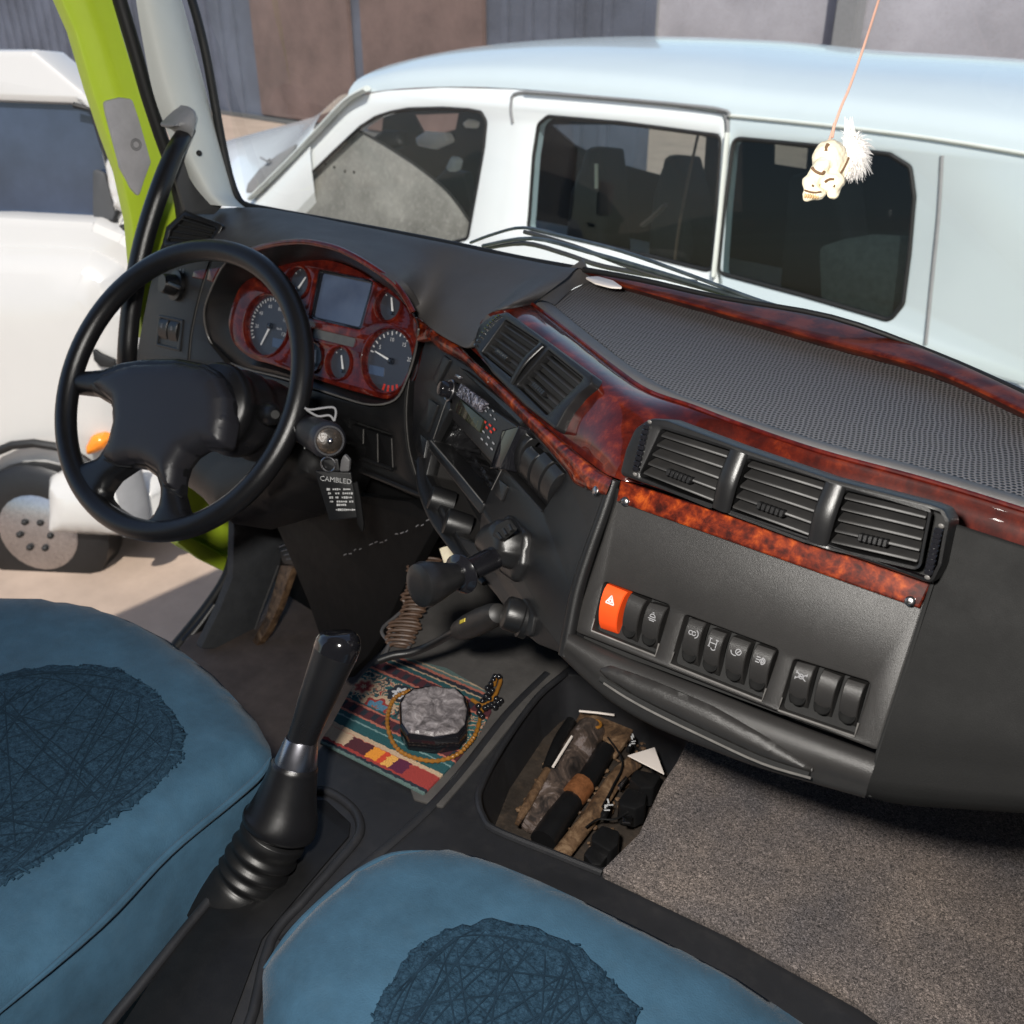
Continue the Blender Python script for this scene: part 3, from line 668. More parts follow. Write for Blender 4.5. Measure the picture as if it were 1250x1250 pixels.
# --- wood trim under the centre vents
tu = [(526, 401), (543, 410), (560, 421), (580, 441), (614, 469), (645, 499), (676, 527), (704, 551), (728, 571), (748, 583)]
tl = [(522, 413), (538, 428), (556, 437), (570, 446), (602, 478), (634, 511), (664, 543), (690, 574), (703, 592), (739, 606)]
grid('centre_wood_trim', M['burl'], dash, [[CS.at(*p, w=-.004) for p in tu], [CS.at(*lin(V(a), V(b), .12), w=.007) for a, b in zip(tu, tl)], [CS.at(*lin(V(a), V(b), .5), w=.011) for a, b in zip(tu, tl)], [CS.at(*lin(V(a), V(b), .9), w=.008) for a, b in zip(tu, tl)], [CS.at(*p, w=-.002) for p in tl]], 6, 5)
screw(CS, 727, 599, .0095, .0048); screw(CS, 535, 416, .0085, .003)

# --- upper wood: one moulded strip from the centre vents across the passenger side
T = [(573, 420), (592, 387), (617, 376), (646, 369), (696, 407), (750, 450), (791, 478), (845, 497), (900, 518), (1000, 552), (1136, 589), (1300, 640), (1420, 680)]
B = [(573, 424), (588, 438), (600, 452), (614, 468), (645, 499), (690, 540), (722, 566), (750, 583), (800, 596), (950, 645), (1136, 706), (1300, 760), (1420, 800)]
bulge = [0, 0, 0, 0, .004, .014, .026, .022, .004, 0, 0, 0, 0]
r0 = []; r9 = []
for i, (t, b) in enumerate(zip(T, B)):
    if i == 0: r0.append(CV.at(*t, w=-.012))
    elif i in (1, 2): r0.append(CV.at(*t, w=-.012))
    else: r0.append(SH.at(*t))
    r9.append(CS.at(*b, w=-.002) if i < 8 else FV.at(*b, w=-.028))
rows = [[p + V((0, .012, -.012)) for p in r0], r0]
for t, g in ((.2, .6), (.5, 1), (.8, .8)):
    row = []
    for i in range(len(T)):
        p = lin(r0[i], r9[i], t)
        d = (CAM - p).normalized()
        p = p + d * bulge[i] * g
        if 1 <= i <= 6:
            k_ = V(T[i]) * (1 - t) + V(B[i]) * t; q_ = CV.at(k_.x, k_.y, (-.014, -.014, -.014, -.014, -.012, -.006)[i - 1] - (.003 if t < .3 else 0)); p = lin(p, q_, .55 if i == 6 else 1)
        if i >= 8: p = p + V((0, .0, -.012)) * g + V((0, .012, 0)) * g
        row.append(p)
    rows.append(row)
rows.append(r9)
grid('upper_wood_trim', M['burl_deep'], dash, rows, 6, 5)
tube('wood_edge', M['burl_red'], dash, [p + V((0, 0, .001)) for p in r0[3:]], .0022, 8, 6)

# --- air vents
def vent(pl, outline, opens, cr, n=5, depth=.03, tabs=True, slat_t=(-.5, .5), lean=.007, label=None, thick=.03):
    fr = plate('air_vent', M['plastic'], dash, pl, outline, opens, thick, .003, cr, .003, back=False, label=label)
    uvb = [pl.uv(*p) for p in outline]; c = sum(uvb, V((0, 0))) / len(uvb)
    bm = bmesh.new(); vs = [bm.verts.new(pl.pt(*(c + (p - c) * .97), -thick * .70)) for p in uvb]; bm.faces.new(vs); obj('vent_back', bm, M['void'], fr)
    for q in opens:
        uv = [pl.uv(*p) for p in q]
        bm = bmesh.new()     # inner walls
        a = [bm.verts.new(pl.pt(p.x, p.y, -.002)) for p in uv]; b = [bm.verts.new(pl.pt(p.x, p.y, -thick + .003)) for p in uv]
        for i in range(4): bm.faces.new((a[i - 1], a[i], b[i], b[i - 1]))
        obj('vent_duct', bm, M['plastic'], fr)
        for k in range(n):
            t = (k + .62) / n; th = .10 / n
            A, Bq = bil(uv, .012, t), bil(uv, .988, t)
            up = (bil(uv, .5, 0) - bil(uv, .5, 1)).normalized()
            e = up * .0013
            bm = bmesh.new()
            fz, bz = -.0035, -thick * .64
            A2, B2 = A + up * lean, Bq + up * lean
            hexa(bm, [pl.pt(*(A - e), fz), pl.pt(*(Bq - e), fz), pl.pt(*(Bq + e), fz), pl.pt(*(A + e), fz), pl.pt(*(A2 - e), bz), pl.pt(*(B2 - e), bz), pl.pt(*(B2 + e), bz), pl.pt(*(A2 + e), bz)])
            bmesh.ops.bevel(bm, geom=bm.edges[:], offset=.0006, segments=1, affect='EDGES')
            sl = obj('vent_slat', bm, M['slat'], fr)
            if False: pass
        if tabs:
            t = (3 + .62) / n; bm = bmesh.new()
            c0 = bil(uv, .48, t); x = (bil(uv, 1, t) - bil(uv, 0, t)).normalized(); up = (bil(uv, .5, 0) - bil(uv, .5, 1)).normalized()
            W = (bil(uv, 1, t) - bil(uv, 0, t)).length * .17
            for j in range(6):
                cc = c0 + x * W * (-1 + 2 * (j + .5) / 6)
                box_bm(bm, pl.pt(cc.x, cc.y, -.002), (pl.u * x.x + pl.v * x.y, pl.u * up.x + pl.v * up.y, pl.n), (W / 3 * .86, .006, .008))
            bmesh.ops.bevel(bm, geom=bm.edges[:], offset=.0006, segments=1, affect='EDGES')
            obj('vent_tab', bm, M['plastic'], fr)
    return fr
V1 = [(807, 524), (893, 551), (869, 617), (780, 581)]; V2 = [(912, 560), (1008, 589), (986, 659), (889, 623)]; V3 = [(1030, 599), (1132, 624), (1119, 691), (1010, 666)]
pv = vent(FV.off(.004), [(755, 580), (763, 548), (774, 523), (793, 510), (812, 512), (900, 545), (1011, 583), (1136, 615), (1152, 621), (1160, 636), (1150, 690), (1138, 714), (950, 648)],
     [V1, V2, V3], [.006, .01, .012, .02, .012, .01, .01, .01, .006, .008, .01, .006, .01], label='wide black passenger vent with three louvred openings and thumb wheel')
# thumb wheel at the left end of the passenger vent, and one between the third and fourth openings
for (x0, y0, x1, y1) in ((790, 521, 777, 572), (1146, 648, 1134, 698)):
    bm = bmesh.new()
    for k in range(9):
        c = FV.at(lin(x0, x1, k / 8), lin(y0, y1, k / 8), .005)
        box_bm(bm, c, (FV.u, FV.v, FV.n), (.006, .0042, .006))
    bmesh.ops.bevel(bm, geom=bm.edges[:], offset=.0007, segments=1, affect='EDGES'); obj('thumb_wheel', bm, M['gloss'], pv)
    for (x, y) in ((x0 + 3, y0 - 6), (x1 - 2, y1 + 7)):
        c = FV.at(x, y, .0045); bm = bmesh.new(); sphere_bm(bm, c, (.0022, .0008, .0018)); obj('vent_symbol', bm, M['lip'], pv)
# wide curved uprights between the openings
for (a, b) in (((902, 552), (880, 622)), ((1020, 592), (998, 662))):
    A, Bq = FV.at(*a, w=.004), FV.at(*b, w=.004)
    tube('vent_upright', M['plastic'], pv, [A, lin(A, Bq, .5) + FV.n * .004, Bq], [.0085, .009, .0085], 16, 5, flat=.45)
C1 = [(619, 391), (657, 420), (614, 462), (588, 438)]; C1 = [(616, 390), (657, 417), (625, 461), (587, 430)]
C2 = [(668, 427), (711, 462), (667, 506), (630, 470)]
cvn = vent(CV, [(583, 398), (600, 384), (618, 380), (640, 396), (680, 425), (723, 457), (722, 468), (706, 480), (690, 500), (677, 524), (640, 495), (600, 455), (577, 422)],
     [C1, C2], [.012, .012, .01, .01, .01, .008, .008, .02, .02, .004, .02, .02, .008], n=5, lean=.003, label='black centre vent pair facing the driver, slats slanting', thick=.0165)
bm = bmesh.new()
for k in range(10):
    c = CV.at(lin(610, 581, k / 9), lin(386, 422, k / 9) - 4 * math.sin(k / 9 * 3.1), .001); box_bm(bm, c, (CV.u, CV.v, CV.n), (.005, .003, .005))
bmesh.ops.bevel(bm, geom=bm.edges[:], offset=.0006, segments=1, affect='EDGES'); obj('thumb_wheel', bm, M['gloss'], cvn)
A, Bq = CV.at(662, 421, .001), CV.at(625, 467, .001)
tube('vent_upright', M['plastic'], cvn, [A, lin(A, Bq, .5) + CV.n * .004, Bq], [.006, .0068, .006], 16, 5, flat=.5)

# --- top shelf: leather border, honeycomb tray, cowl wood
me_ = [(677, 372), (797, 464), (900, 506), (1010, 541), (1136, 573), (1300, 622), (1420, 662)]
te_ = [(652, 373), (760, 458), (885, 512), (1000, 550.5), (1136, 587), (1300, 638), (1420, 678)]
grid('shelf_border', M['border'], dash, [[SH.at(*p) + V((0, -.001, -.003)) for p in te_], [SH.at(*lin(V(a), V(b), .2)) + V((0, 0, .004)) for a, b in zip(te_, me_)], [SH.at(*lin(V(a), V(b), .8)) + V((0, 0, .002)) for a, b in zip(te_, me_)], [SH.at(*p) + V((0, 0, -.004)) for p in me_]], 6, 4)
tray = floor_plane(-.368)
plate('honeycomb_tray', M['honeycomb'], dash, tray, [(674, 371), (690, 358), (720, 343), (760, 345), (790, 358), (876, 380), (1015, 419), (1137, 454), (1250, 503), (1420, 590), (1420, 668), (1136, 577), (1010, 545), (900, 510), (797, 468)], (), .004, 0, .004)
cu = [(708, 327), (740, 333), (773, 341), (876, 363), (1015, 388), (1137, 431), (1250, 482), (1420, 565)]
cl = [(712, 333), (745, 345), (773, 354), (876, 383), (1015, 422), (1137, 456), (1250, 507), (1420, 592)]
CW = floor_plane(-.352)
rows = [[CW.at(*p) + V((0, .03, -.02)) for p in cu], [CW.at(*p) + V((0, .006, -.002)) for p in cu], [CW.at(*lin(V(a), V(b), .12)) + V((0, -.002, .002)) for a, b in zip(cu, cl)], [CW.at(*lin(V(a), V(b), .55)) + V((0, 0, .002)) for a, b in zip(cu, cl)], [CW.at(*lin(V(a), V(b), .92)) for a, b in zip(cu, cl)], [SH.at(*p) + V((0, 0, -.004)) for p in cl]]
grid('cowl_wood_strip', M['cowl'], dash, rows, 6, 4)

# --- padded hood over the instruments
WS = 1.02
C0 = [(226, 257), (304, 253), (360, 260), (410, 270), (460, 280), (510, 290), (555, 299), (590, 307), (620, 313), (650, 319), (672, 323), (690, 326), (708, 327)]
C9 = [(266, 297), (318, 302), (369, 295), (413, 304), (455, 327), (484, 349), (506, 381), (525, 400), (554, 418), (574, 422), (592, 387), (618, 376), (650, 371)]
a0 = [atY(*p, WS) for p in C0]; a9 = []
for i, p in enumerate(C9):
    a9.append(atY(*p, .90) if i == 0 else atY(*p, .85) if i < 2 else atY(*p, .84) if i < 6 else CS.at(*p, w=.012) if i < 10 else CV.at(*p, w=-.010) if i < 12 else SH.at(*p))
rows = [[p + V((0, .04, -.03)) for p in a0], a0]
for t, dy in ((.3, -.012), (.58, -.014), (.82, -.012)):
    row = []
    for i in range(len(C0)):
        base = lin(a0[i], a9[i], t); p = V(C0[i]) * (1 - t) + V(C9[i]) * t
        tt = (base - CAM).dot(FW) + dy * 1.5
        row.append(atT(p.x, p.y, tt))
    rows.append(row)
rows.append(a9); rows.append([p + V((0, .02, -.004)) for p in a9])
grid('instrument_hood', M['hood'], dash, rows, 6, 6)
# fold running up to the screen at the left end of the tray
grid('tray_fold', M['hood'], dash, [[SH.at(652, 374) + V((0, 0, .0)), SH.at(678, 356), SH.at(700, 342), CW.at(708, 328)], [SH.at(660, 372) + V((0, 0, .006)), SH.at(684, 352) + V((0, 0, .018)), CW.at(706, 334) + V((0, 0, .016)), CW.at(711, 330) + V((0, 0, .016))], [SH.at(678, 372), SH.at(700, 352), SH.at(722, 343), CW.at(720, 334)]], 5, 5)
plate('paper_scrap', M['paper'], None, floor_plane(-.345), [(714, 338), (730, 337), (748, 342), (761, 351), (745, 350), (726, 345)], (), .002, .0004, .004, label='white paper scrap tucked under the left end of the cowl wood', cat='paper')

# --- instrument binnacle
FL = [(315, 303), (369, 296), (413, 305), (454, 327), (484, 350), (504, 382), (511, 400), (506, 430), (497, 462), (482, 488), (452, 494), (414, 484), (351, 463), (300, 450), (273, 438), (257, 417), (250, 396), (251, 371), (270, 328), (290, 311)]
BL = [(305, 340), (345, 322), (395, 317), (430, 327), (461, 347), (492, 371), (507, 398), (506, 425), (497, 458), (477, 485), (452, 483), (394, 466), (332, 445), (308, 438), (286, 420), (279, 397), (281, 380), (287, 362), (293, 350), (298, 345)]
fy = [.845] * 6 + [.86, .885, .89, .89] + [.875, .87, .865, .862, .86, .858, .856, .856, .852, .848]
def closed(P, k): 
    n = len(P); Q = [P[-1]] + P + [P[0], P[1]]
    return [cr_pt(Q, 1 + i / k) for i in range(n * k)]
fl3 = closed([atY(*p, y) for p, y in zip(FL, fy)], 4); bl3 = closed([CP.at(*p) for p in BL], 4)
bluv = [V(((p - CP.o).dot(CP.u), (p - CP.o).dot(CP.v))) for p in bl3]
bm = bmesh.new(); ra = [bm.verts.new(p) for p in fl3]; rm = [bm.verts.new(lin(p, q, .5)) for p, q in zip(fl3, bl3)]; rb = [bm.verts.new(q - CP.n * .016) for q in bl3]
for x, y in ((ra, rm), (rm, rb)):
    for i in range(len(x)): bm.faces.new((x[i - 1], x[i], y[i], y[i - 1]))
obj('binnacle_wall', bm, M['rubber'], dash, sharp=70)
arc = [atY(*p, .842) for p in [(290, 311), (315, 303), (341, 297), (369, 295), (391, 298), (413, 304), (434, 314), (454, 326), (470, 337), (484, 349), (495, 364), (504, 381)]]
tube('hood_wood_edge', M['burl_red'], dash, arc, .0042, 10, 4)
tube('binnacle_rim', M['lip'], dash, [atY(*p, y) for p, y in (((511, 402), .86), ((507, 430), .885), ((497, 462), .888), ((482, 488), .888), ((452, 494), .873), ((414, 484), .868), ((351, 463), .862), ((300, 450), .86), ((273, 438), .858), ((257, 417), .856), ((250, 396), .854), ((251, 371), .854), ((270, 328), .850), ((290, 311), .845))], .0015, 8, 4)  # rim highlight put into a light grey colour
plate('hood_wood_patch', M['burl'], dash, CS, [(503, 384), (510, 392), (527, 402), (521, 414), (508, 416), (504, 402)], (), .01, .002, .003, w=.014)

def G(cx, cy, rpx):
    c = CP.uv(cx, cy); r = (CP.uv(cx, cy - rpx) - CP.uv(cx, cy + rpx)).length / 2; return c, r
GA = {'speed': G(325, 397, 38), 'tacho': G(473, 440, 40), 'sm1': G(474, 372, 20.5), 'sm2': G(413, 443, 20.5), 'sm3': G(363, 345, 20), 'sm4': G(380, 436, 19)}
SCR = [(387, 328), (456, 342), (440, 403), (377, 388)]; LCD = [(379, 400), (434, 413), (431, 424), (377, 411)]
holes = [circ_uv(c, r * .97) for c, r in GA.values()] + [px2uv(CP, SCR, .006), px2uv(CP, LCD, .004)]
cl_ = bmesh.new(); plate_bm(cl_, CP, bluv, holes, .02, .0012)
inst = obj('instrument_cluster', cl_, M['burl_red'], dash)
bm = bmesh.new(); bm.faces.new([bm.verts.new(CP.pt(p.x * 1.12, p.y * 1.12, -.021)) for p in bluv]); obj('cluster_back', bm, M['void'], inst)
for k, (c, r) in GA.items():
    fcz = -.012
    bm = bmesh.new(); bm.faces.new([bm.verts.new(CP.pt(p.x, p.y, fcz)) for p in circ_uv(c, r * 1.01)]); obj('gauge_face', bm, M['dial'], inst)
    bm = bmesh.new(); tube_bm(bm, [CP.pt(p.x, p.y, .0006) for p in circ_uv(c, r * 1.0)], .0024, 8, closed=True); obj('gauge_ring', bm, M['burl_red'], inst)
    bm = bmesh.new(); big = k in ('speed', 'tacho')
    a0_, a1_ = {'speed': (215, -35), 'tacho': (170, 5)}.get(k, (140, 40))
    nt_ = {'speed': 33, 'tacho': 16}.get(k, 5); mp = CP.off(fcz)
    for i in range(nt_):
        a = math.radians(lin(a0_, a1_, i / (nt_ - 1))); d = V((math.cos(a), math.sin(a)))
        quad_uv(bm, mp, c + d * r * (.80 if i % 2 == 0 else .84), c + d * r * .92, .0022 if big else .0012, .0008)
    if k == 'speed':
        for i, s in enumerate(('20', '40', '60', '80', '100', '120')):
            a = math.radians(lin(190, -15, i / 5)); text_bm(bm, s, mp, c.x + math.cos(a) * r * .64, c.y + math.sin(a) * r * .64, .0085, .0008)
        text_bm(bm, 'km/h', mp, c.x + r * .38, c.y - r * .02, .006, .0008)
    if k == 'tacho':
        for i, s in enumerate(('5', '10', '15', '20')):
            a = math.radians(lin(150, 15, i / 3)); text_bm(bm, s, mp, c.x + math.cos(a) * r * .66, c.y + math.sin(a) * r * .66, .0088, .0008)
    obj('dial_marks', bm, M['mark'], inst)
    na = {'speed': -112, 'tacho': 166, 'sm1': 110, 'sm2': 112, 'sm3': 60, 'sm4': 100}[k]; a = math.radians(na); d = V((math.cos(a), math.sin(a))); p = V((-d.y, d.x))
    hub = c if big else c - d * r * .45
    bm = bmesh.new(); L_ = r * .72 if big else r * .95
    hexa(bm, [CP.pt(*(hub - p * .0016), fcz + .002), CP.pt(*(hub + d * L_ - p * .0008), fcz + .002), CP.pt(*(hub + d * L_ + p * .0008), fcz + .002), CP.pt(*(hub + p * .0016), fcz + .002), CP.pt(*(hub - p * .0016), fcz + .0035), CP.pt(*(hub + d * L_ - p * .0008), fcz + .0035), CP.pt(*(hub + d * L_ + p * .0008), fcz + .0035), CP.pt(*(hub + p * .0016), fcz + .0035)])
    obj('gauge_needle', bm, M['needle'], inst)
    h0 = CP.pt(hub.x, hub.y, fcz + .001); lathe('needle_hub', M['gloss'], inst, h0, h0 + CP.n * .006, [(0, .0055 if big else .003), (.8, .005 if big else .003), (1, .003 if big else .002)], 18)
    if big:
        x, y = (342, 419) if k == 'speed' else (460, 452)
        plate('gauge_lcd', M['lcd'], inst, mp, [(x - 9, y - 7), (x + 9, y - 3), (x + 8, y + 8), (x - 10, y + 4)], (), .001, 0, .001, w=.001)
    if k == 'tacho':
        bm = bmesh.new()
        for i in range(4): 
            a = math.radians(-62 - i * 12); d = V((math.cos(a), math.sin(a))); quad_uv(bm, mp, c + d * r * .74, c + d * r * .94, .004, .0009)
        obj('red_sector', bm, M['markred'], inst)
    bm = bmesh.new(); bm.faces.new([bm.verts.new(CP.pt(p.x, p.y, -.003)) for p in circ_uv(c, r * .985)]); obj('gauge_glass', bm, M['gauge_glass'], inst)
plate('display_bezel', M['gloss'], inst, CP, [(384, 325), (459, 340), (442, 406), (374, 390)], [[(392, 333), (453, 346), (438, 399), (381, 386)]], .01, .0015, .006, .004, w=-.004)
plate('display_screen', M['screen'], inst, CP, [(388, 329), (456, 343), (440, 403), (377, 388)], (), .002, 0, .003, w=-.010)
plate('lcd_strip', mat('lcd_grey', (.09, .088, .08), .3, .25, 60), inst, CP, LCD, (), .002, 0, .003, w=-.006)

# --- driver's left panel
lp = plate('left_panel', M['fascia'], dash, CL, [(203, 285), (262, 296), (288, 311), (268, 330), (250, 371), (248, 396), (255, 418), (274, 442), (270, 470), (160, 462), (167, 430), (174, 392), (182, 352), (196, 300)], (), .02, .002, .004)
tube('panel_seam', M['void'], dash, [CL.at(*p, w=.0005) for p in ((256, 318), (247, 345), (239, 375), (232, 410), (229, 445))], .0013, 6, 4)
tube('seam_glint', M['lip'], dash, [CL.at(*p, w=.001) for p in ((257.5, 318), (248.5, 345), (240.5, 375), (233.5, 410), (230.5, 445))], .0007, 6, 4)  # highlight beside the seam, drawn as a pale line
c = CL.at(217, 349, 0); kb = lathe('lamp_switch', M['plastic'], dash, c, c + CL.n * .03 - CL.u * .004, [(0, .027), (.22, .027), (.25, .019), (.85, .0175), (1, .015)], 28)
plate('knob_grip', M['plastic'], kb, CL, [(205, 343), (220, 349), (219, 354), (204, 348)], (), .008, .002, .002, w=.033)
bm = bmesh.new(); text_bm(bm, 'A 0', CL, *CL.uv(222, 331), .011, .001, .1); obj('switch_lettering', bm, M['mark'], kb)
sf = plate('switch_frame', M['plastic'], dash, CL, [(193, 384), (223, 390), (219, 429), (189, 422)], [[(196, 388), (220, 393), (216, 425), (192, 419)]], .006, .0015, .003, .002, w=.003)
for q in ([(197, 389), (208, 391), (204, 422), (193, 419)], [(209, 392), (220, 394), (216, 424), (205, 422)]): rocker(CL, q, M['plastic'], 'lamp', False, .002)
for q in ([(236, 331), (252, 328), (248, 341), (234, 339)], [(255, 328), (275, 325), (260, 345), (252, 342)]): plate('left_wood_trim', M['burl_red'], dash, CL, q, (), .004, .0012, .002, w=.003)
lv_pl = Plane(atY(212, 280, .875), 122, 26)
cvl = plate('air_vent', M['plastic'], dash, lv_pl, [(198, 302), (204, 279), (226, 257), (274, 274), (262, 294), (240, 300)], [[(204, 294), (208, 281), (225, 265), (264, 278), (257, 290), (236, 295)]], .010, .003, .008, .004, label='black corner vent at the left end of the dashboard')
for k in range(4):
    t = (k + .5) / 4; a = lin(V((226, 264)), V((205, 293)), t); b = lin(V((265, 277)), V((250, 296)), t)
    tube('vent_slat', M['slat'], cvl, [lv_pl.at(*a, w=-.001), lv_pl.at(*b, w=-.001)], .0032, 8, flat=.5)
plate('vent_back', M['void'], cvl, lv_pl, [(196, 305), (203, 277), (226, 256), (268, 275), (256, 297)], (), .003, 0, 0, w=-.0095)

# --- panel under the gauges with three blank switches
UP_ = Plane(atY(440, 500, .885), 95, 10)
plate('under_gauge_panel', M['plastic'], dash, UP_, [(262, 446), (300, 452), (351, 466), (414, 487), (452, 497), (482, 491), (500, 462), (497, 510), (501, 556), (516, 602), (512, 610), (445, 578), (420, 562), (330, 530), (262, 480)], [[(427, 512), (478, 529), (480, 574), (425, 556)]], .02, .002, .003, .003)
plate('switch_base', M['void'], dash, UP_, [(424, 505), (484, 525), (484, 580), (422, 560)], (), .002, 0, 0, w=-.018)
for k in range(3): 
    Q = [(427, 512), (478, 529), (480, 574), (425, 556)]
    q = [bil(Q, k / 3 + .01, .12), bil(Q, (k + 1) / 3 - .015, .12), bil(Q, (k + 1) / 3 - .015, .97), bil(Q, k / 3 + .01, .97)]
    plate('blank_switch', M['dim'], dash, UP_, [tuple(p) for p in q], (), .01, .002, .002, w=-.004)
for k in (1, 2, 3):
    a_, b_ = bil(Q, k / 3 - .004, .14), bil(Q, k / 3 - .004, .92); tube('switch_glint', M['lip'], dash, [UP_.at(*a_, w=-.003), UP_.at(*b_, w=-.003)], .0008, 6)  # painted highlights between the blank switches
tube('switch_shelf', M['plastic'], dash, [UP_.at(*p, w=.003) for p in ((424, 553), (450, 563), (479, 573))], .0035, 8)
tube('panel_lower_edge', M['plastic'], dash, [UP_.at(*p, w=.006) for p in ((440, 574), (470, 586), (518, 606))], .005, 10)
tube('panel_seam', M['void'], dash, [UP_.at(*p, w=.0005) for p in ((510, 415), (499, 455), (494, 500), (497, 545), (506, 580))], .0014, 6, 4)
tube('seam_glint', M['lip'], dash, [UP_.at(*p, w=.0012) for p in ((512, 415), (501, 455), (496, 500), (499, 545), (508, 580))], .0007, 6, 4)
# knee panels and the console cheek under them
KP = Plane(atY(450, 640, .90), 84, 4)
plate('knee_panel', M['dim'], dash, KP, [(262, 470), (420, 545), (520, 600), (552, 640), (560, 668), (470, 650), (330, 640), (262, 600)], (), .01, .002, .006, w=-.02)
KP2 = Plane(atY(440, 690, .86), 80, 8)
plate('pedal_cover', M['dim'], dash, KP2, [(330, 590), (400, 600), (500, 612), (535, 636), (506, 688), (484, 735), (466, 775), (450, 800), (420, 830), (398, 800), (376, 735), (350, 672), (336, 640)], (), .02, .003, .01)
bm = bmesh.new()
for i in range(17):
    x = 420 + i * 6.3; y = 679 - i * 2.6 + random.uniform(-2, 2)
    if i in (4, 9, 13): continue
    quad_uv(bm, KP2, KP2.uv(x, y), KP2.uv(x + random.uniform(2, 5), y - random.uniform(0, 3)), .0014, .001)
obj('chalk_marks', bm, M['markdim'], dash)

# ================================================================= STEERING WHEEL
yw, tl_ = -.2559, .6496
wn = V((-math.sin(yw) * math.cos(tl_), -math.cos(yw) * math.cos(tl_), math.sin(tl_))); wu = V((math.cos(yw), -math.sin(yw), 0)); wv = wn.cross(wu)
WC = atT(217.5, 472.9, 1.42); WP = Plane(WC, axes=(wu, wv, wn)); WR = .2121
sw = thing('steering_wheel', 'black four spoke steering wheel with padded hub in front of the gauges', 'steering wheel', WC)
tube('rim', M['wheel'], sw, [WP.pt(math.cos(a) * WR, math.sin(a) * WR) for a in [2 * math.pi * i / 96 for i in range(96)]], .0160, 20, closed=True, sharp=80)
HUB = [(85, 455), (129, 451), (150, 443), (175, 439), (219, 438), (250, 444), (268, 454), (281, 470), (287, 495), (285, 520), (279, 549), (262, 549), (251, 548), (237, 557), (227, 570), (222, 586), (221, 603), (226, 622), (240, 640), (215, 652), (190, 655), (160, 650), (130, 638), (103, 612), (86, 575), (100, 566), (123, 558), (134, 541), (140, 517), (138, 495), (116, 482), (80, 478)]
GAP = [(128, 604), (142, 585), (164, 570), (180, 573), (193, 583), (198, 600), (196, 617), (188, 630), (178, 637), (160, 631), (140, 618)]
pillow('spokes', M['wheel'], sw, WP, HUB, [GAP], h=.014, r=.022, base=.014, res=.008, cr=.012, w=-.006)
PAD = [(113, 470), (131, 457), (165, 446), (219, 443), (250, 449), (270, 461), (280, 485), (281, 515), (275, 546), (252, 544), (232, 554), (219, 572), (214, 599), (202, 594), (195, 578), (180, 567), (164, 565), (145, 569), (127, 561), (138, 542), (144, 517), (142, 493), (126, 480)]
pillow('hub_pad', M['pad'], sw, WP, PAD, h=.016, r=.024, base=.02, res=.008, cr=.012, w=.004, dome=.006)
tube('pad_seam', M['void'], sw, [WP.at(*p, w=.014) for p in ((127, 561), (145, 569), (160, 570))], .0013, 6)
tube('pad_seam', M['void'], sw, [WP.at(*p, w=.012) for p in ((200, 593), (212, 601), (222, 607))], .0013, 6)
# steering column cover with its folded gaiter
co_ = thing('steering_column', 'black steering column cover with folds behind the steering wheel hub', 'steering column', WP.pt(0, 0, -.12))
ax = (-wn + V((0, .25, -.05))).normalized()
o_ = WP.pt(.050, -.012, -.016)
lathe('column_gaiter', M['wheel'], co_, o_, o_ + ax * .2, [(0, .060), (.06, .066), (.12, .065), (.16, .060), (.22, .061), (.28, .066), (.34, .066), (.40, .059), (.46, .060), (.55, .065), (.7, .062), (1, .056)], 40, sharp=70)
pillow('column_shroud', M['rubber'], co_, Plane(atY(330, 570, .80), 90, 30), [(225, 545), (290, 500), (345, 480), (400, 500), (425, 540), (400, 590), (350, 620), (285, 640), (240, 600)], h=.05, r=.06, base=.08, res=.015)
a, b = atT(300, 505, 1.42), atT(348, 498, 1.40)
st = lathe('wiper_stalk', M['rubber'], co_, atT(322, 505, 1.44), atT(336, 506, 1.37), [(0, .014), (.5, .0165), (.8, .0155), (.95, .011), (1, .006)], 20)
# switch barrel right of the wheel
a, b = atT(372, 524, 1.37), atT(402, 538, 1.22)
ba = lathe('stalk_barrel', M['pad'], co_, a, b, [(0, .017), (.05, .021), (.85, .0235), (.9, .024), (.97, .0225), (1, .019)], 28)
lathe('barrel_end', M['grime'], ba, b - (b - a) * .02, b + (b - a) * .03, [(0, .018), (.6, .016), (1, .009)], 24)
c = b + (b - a) * .03; bm = bmesh.new(); sphere_bm(bm, c, .004); obj('lock_pin', bm, M['metal'], ba)
plate('barrel_clip', M['metal'], ba, Plane(atT(380, 521, 1.26), 70, 30), [(376, 526), (380, 516), (384, 518), (379, 529)], (), .003, .0006, .0005)
for pts in (((372, 498), (380, 500), (405, 497), (410, 503), (408, 514)), ((374, 500), (388, 508), (402, 507), (408, 514)), ((357, 514), (362, 530), (370, 538), (372, 548))):
    tube('column_wire', M['markdim'] if pts[0][0] > 360 else M['rubber'], co_, [atT(*p, 1.32) for p in pts], .0016, 8, 4)

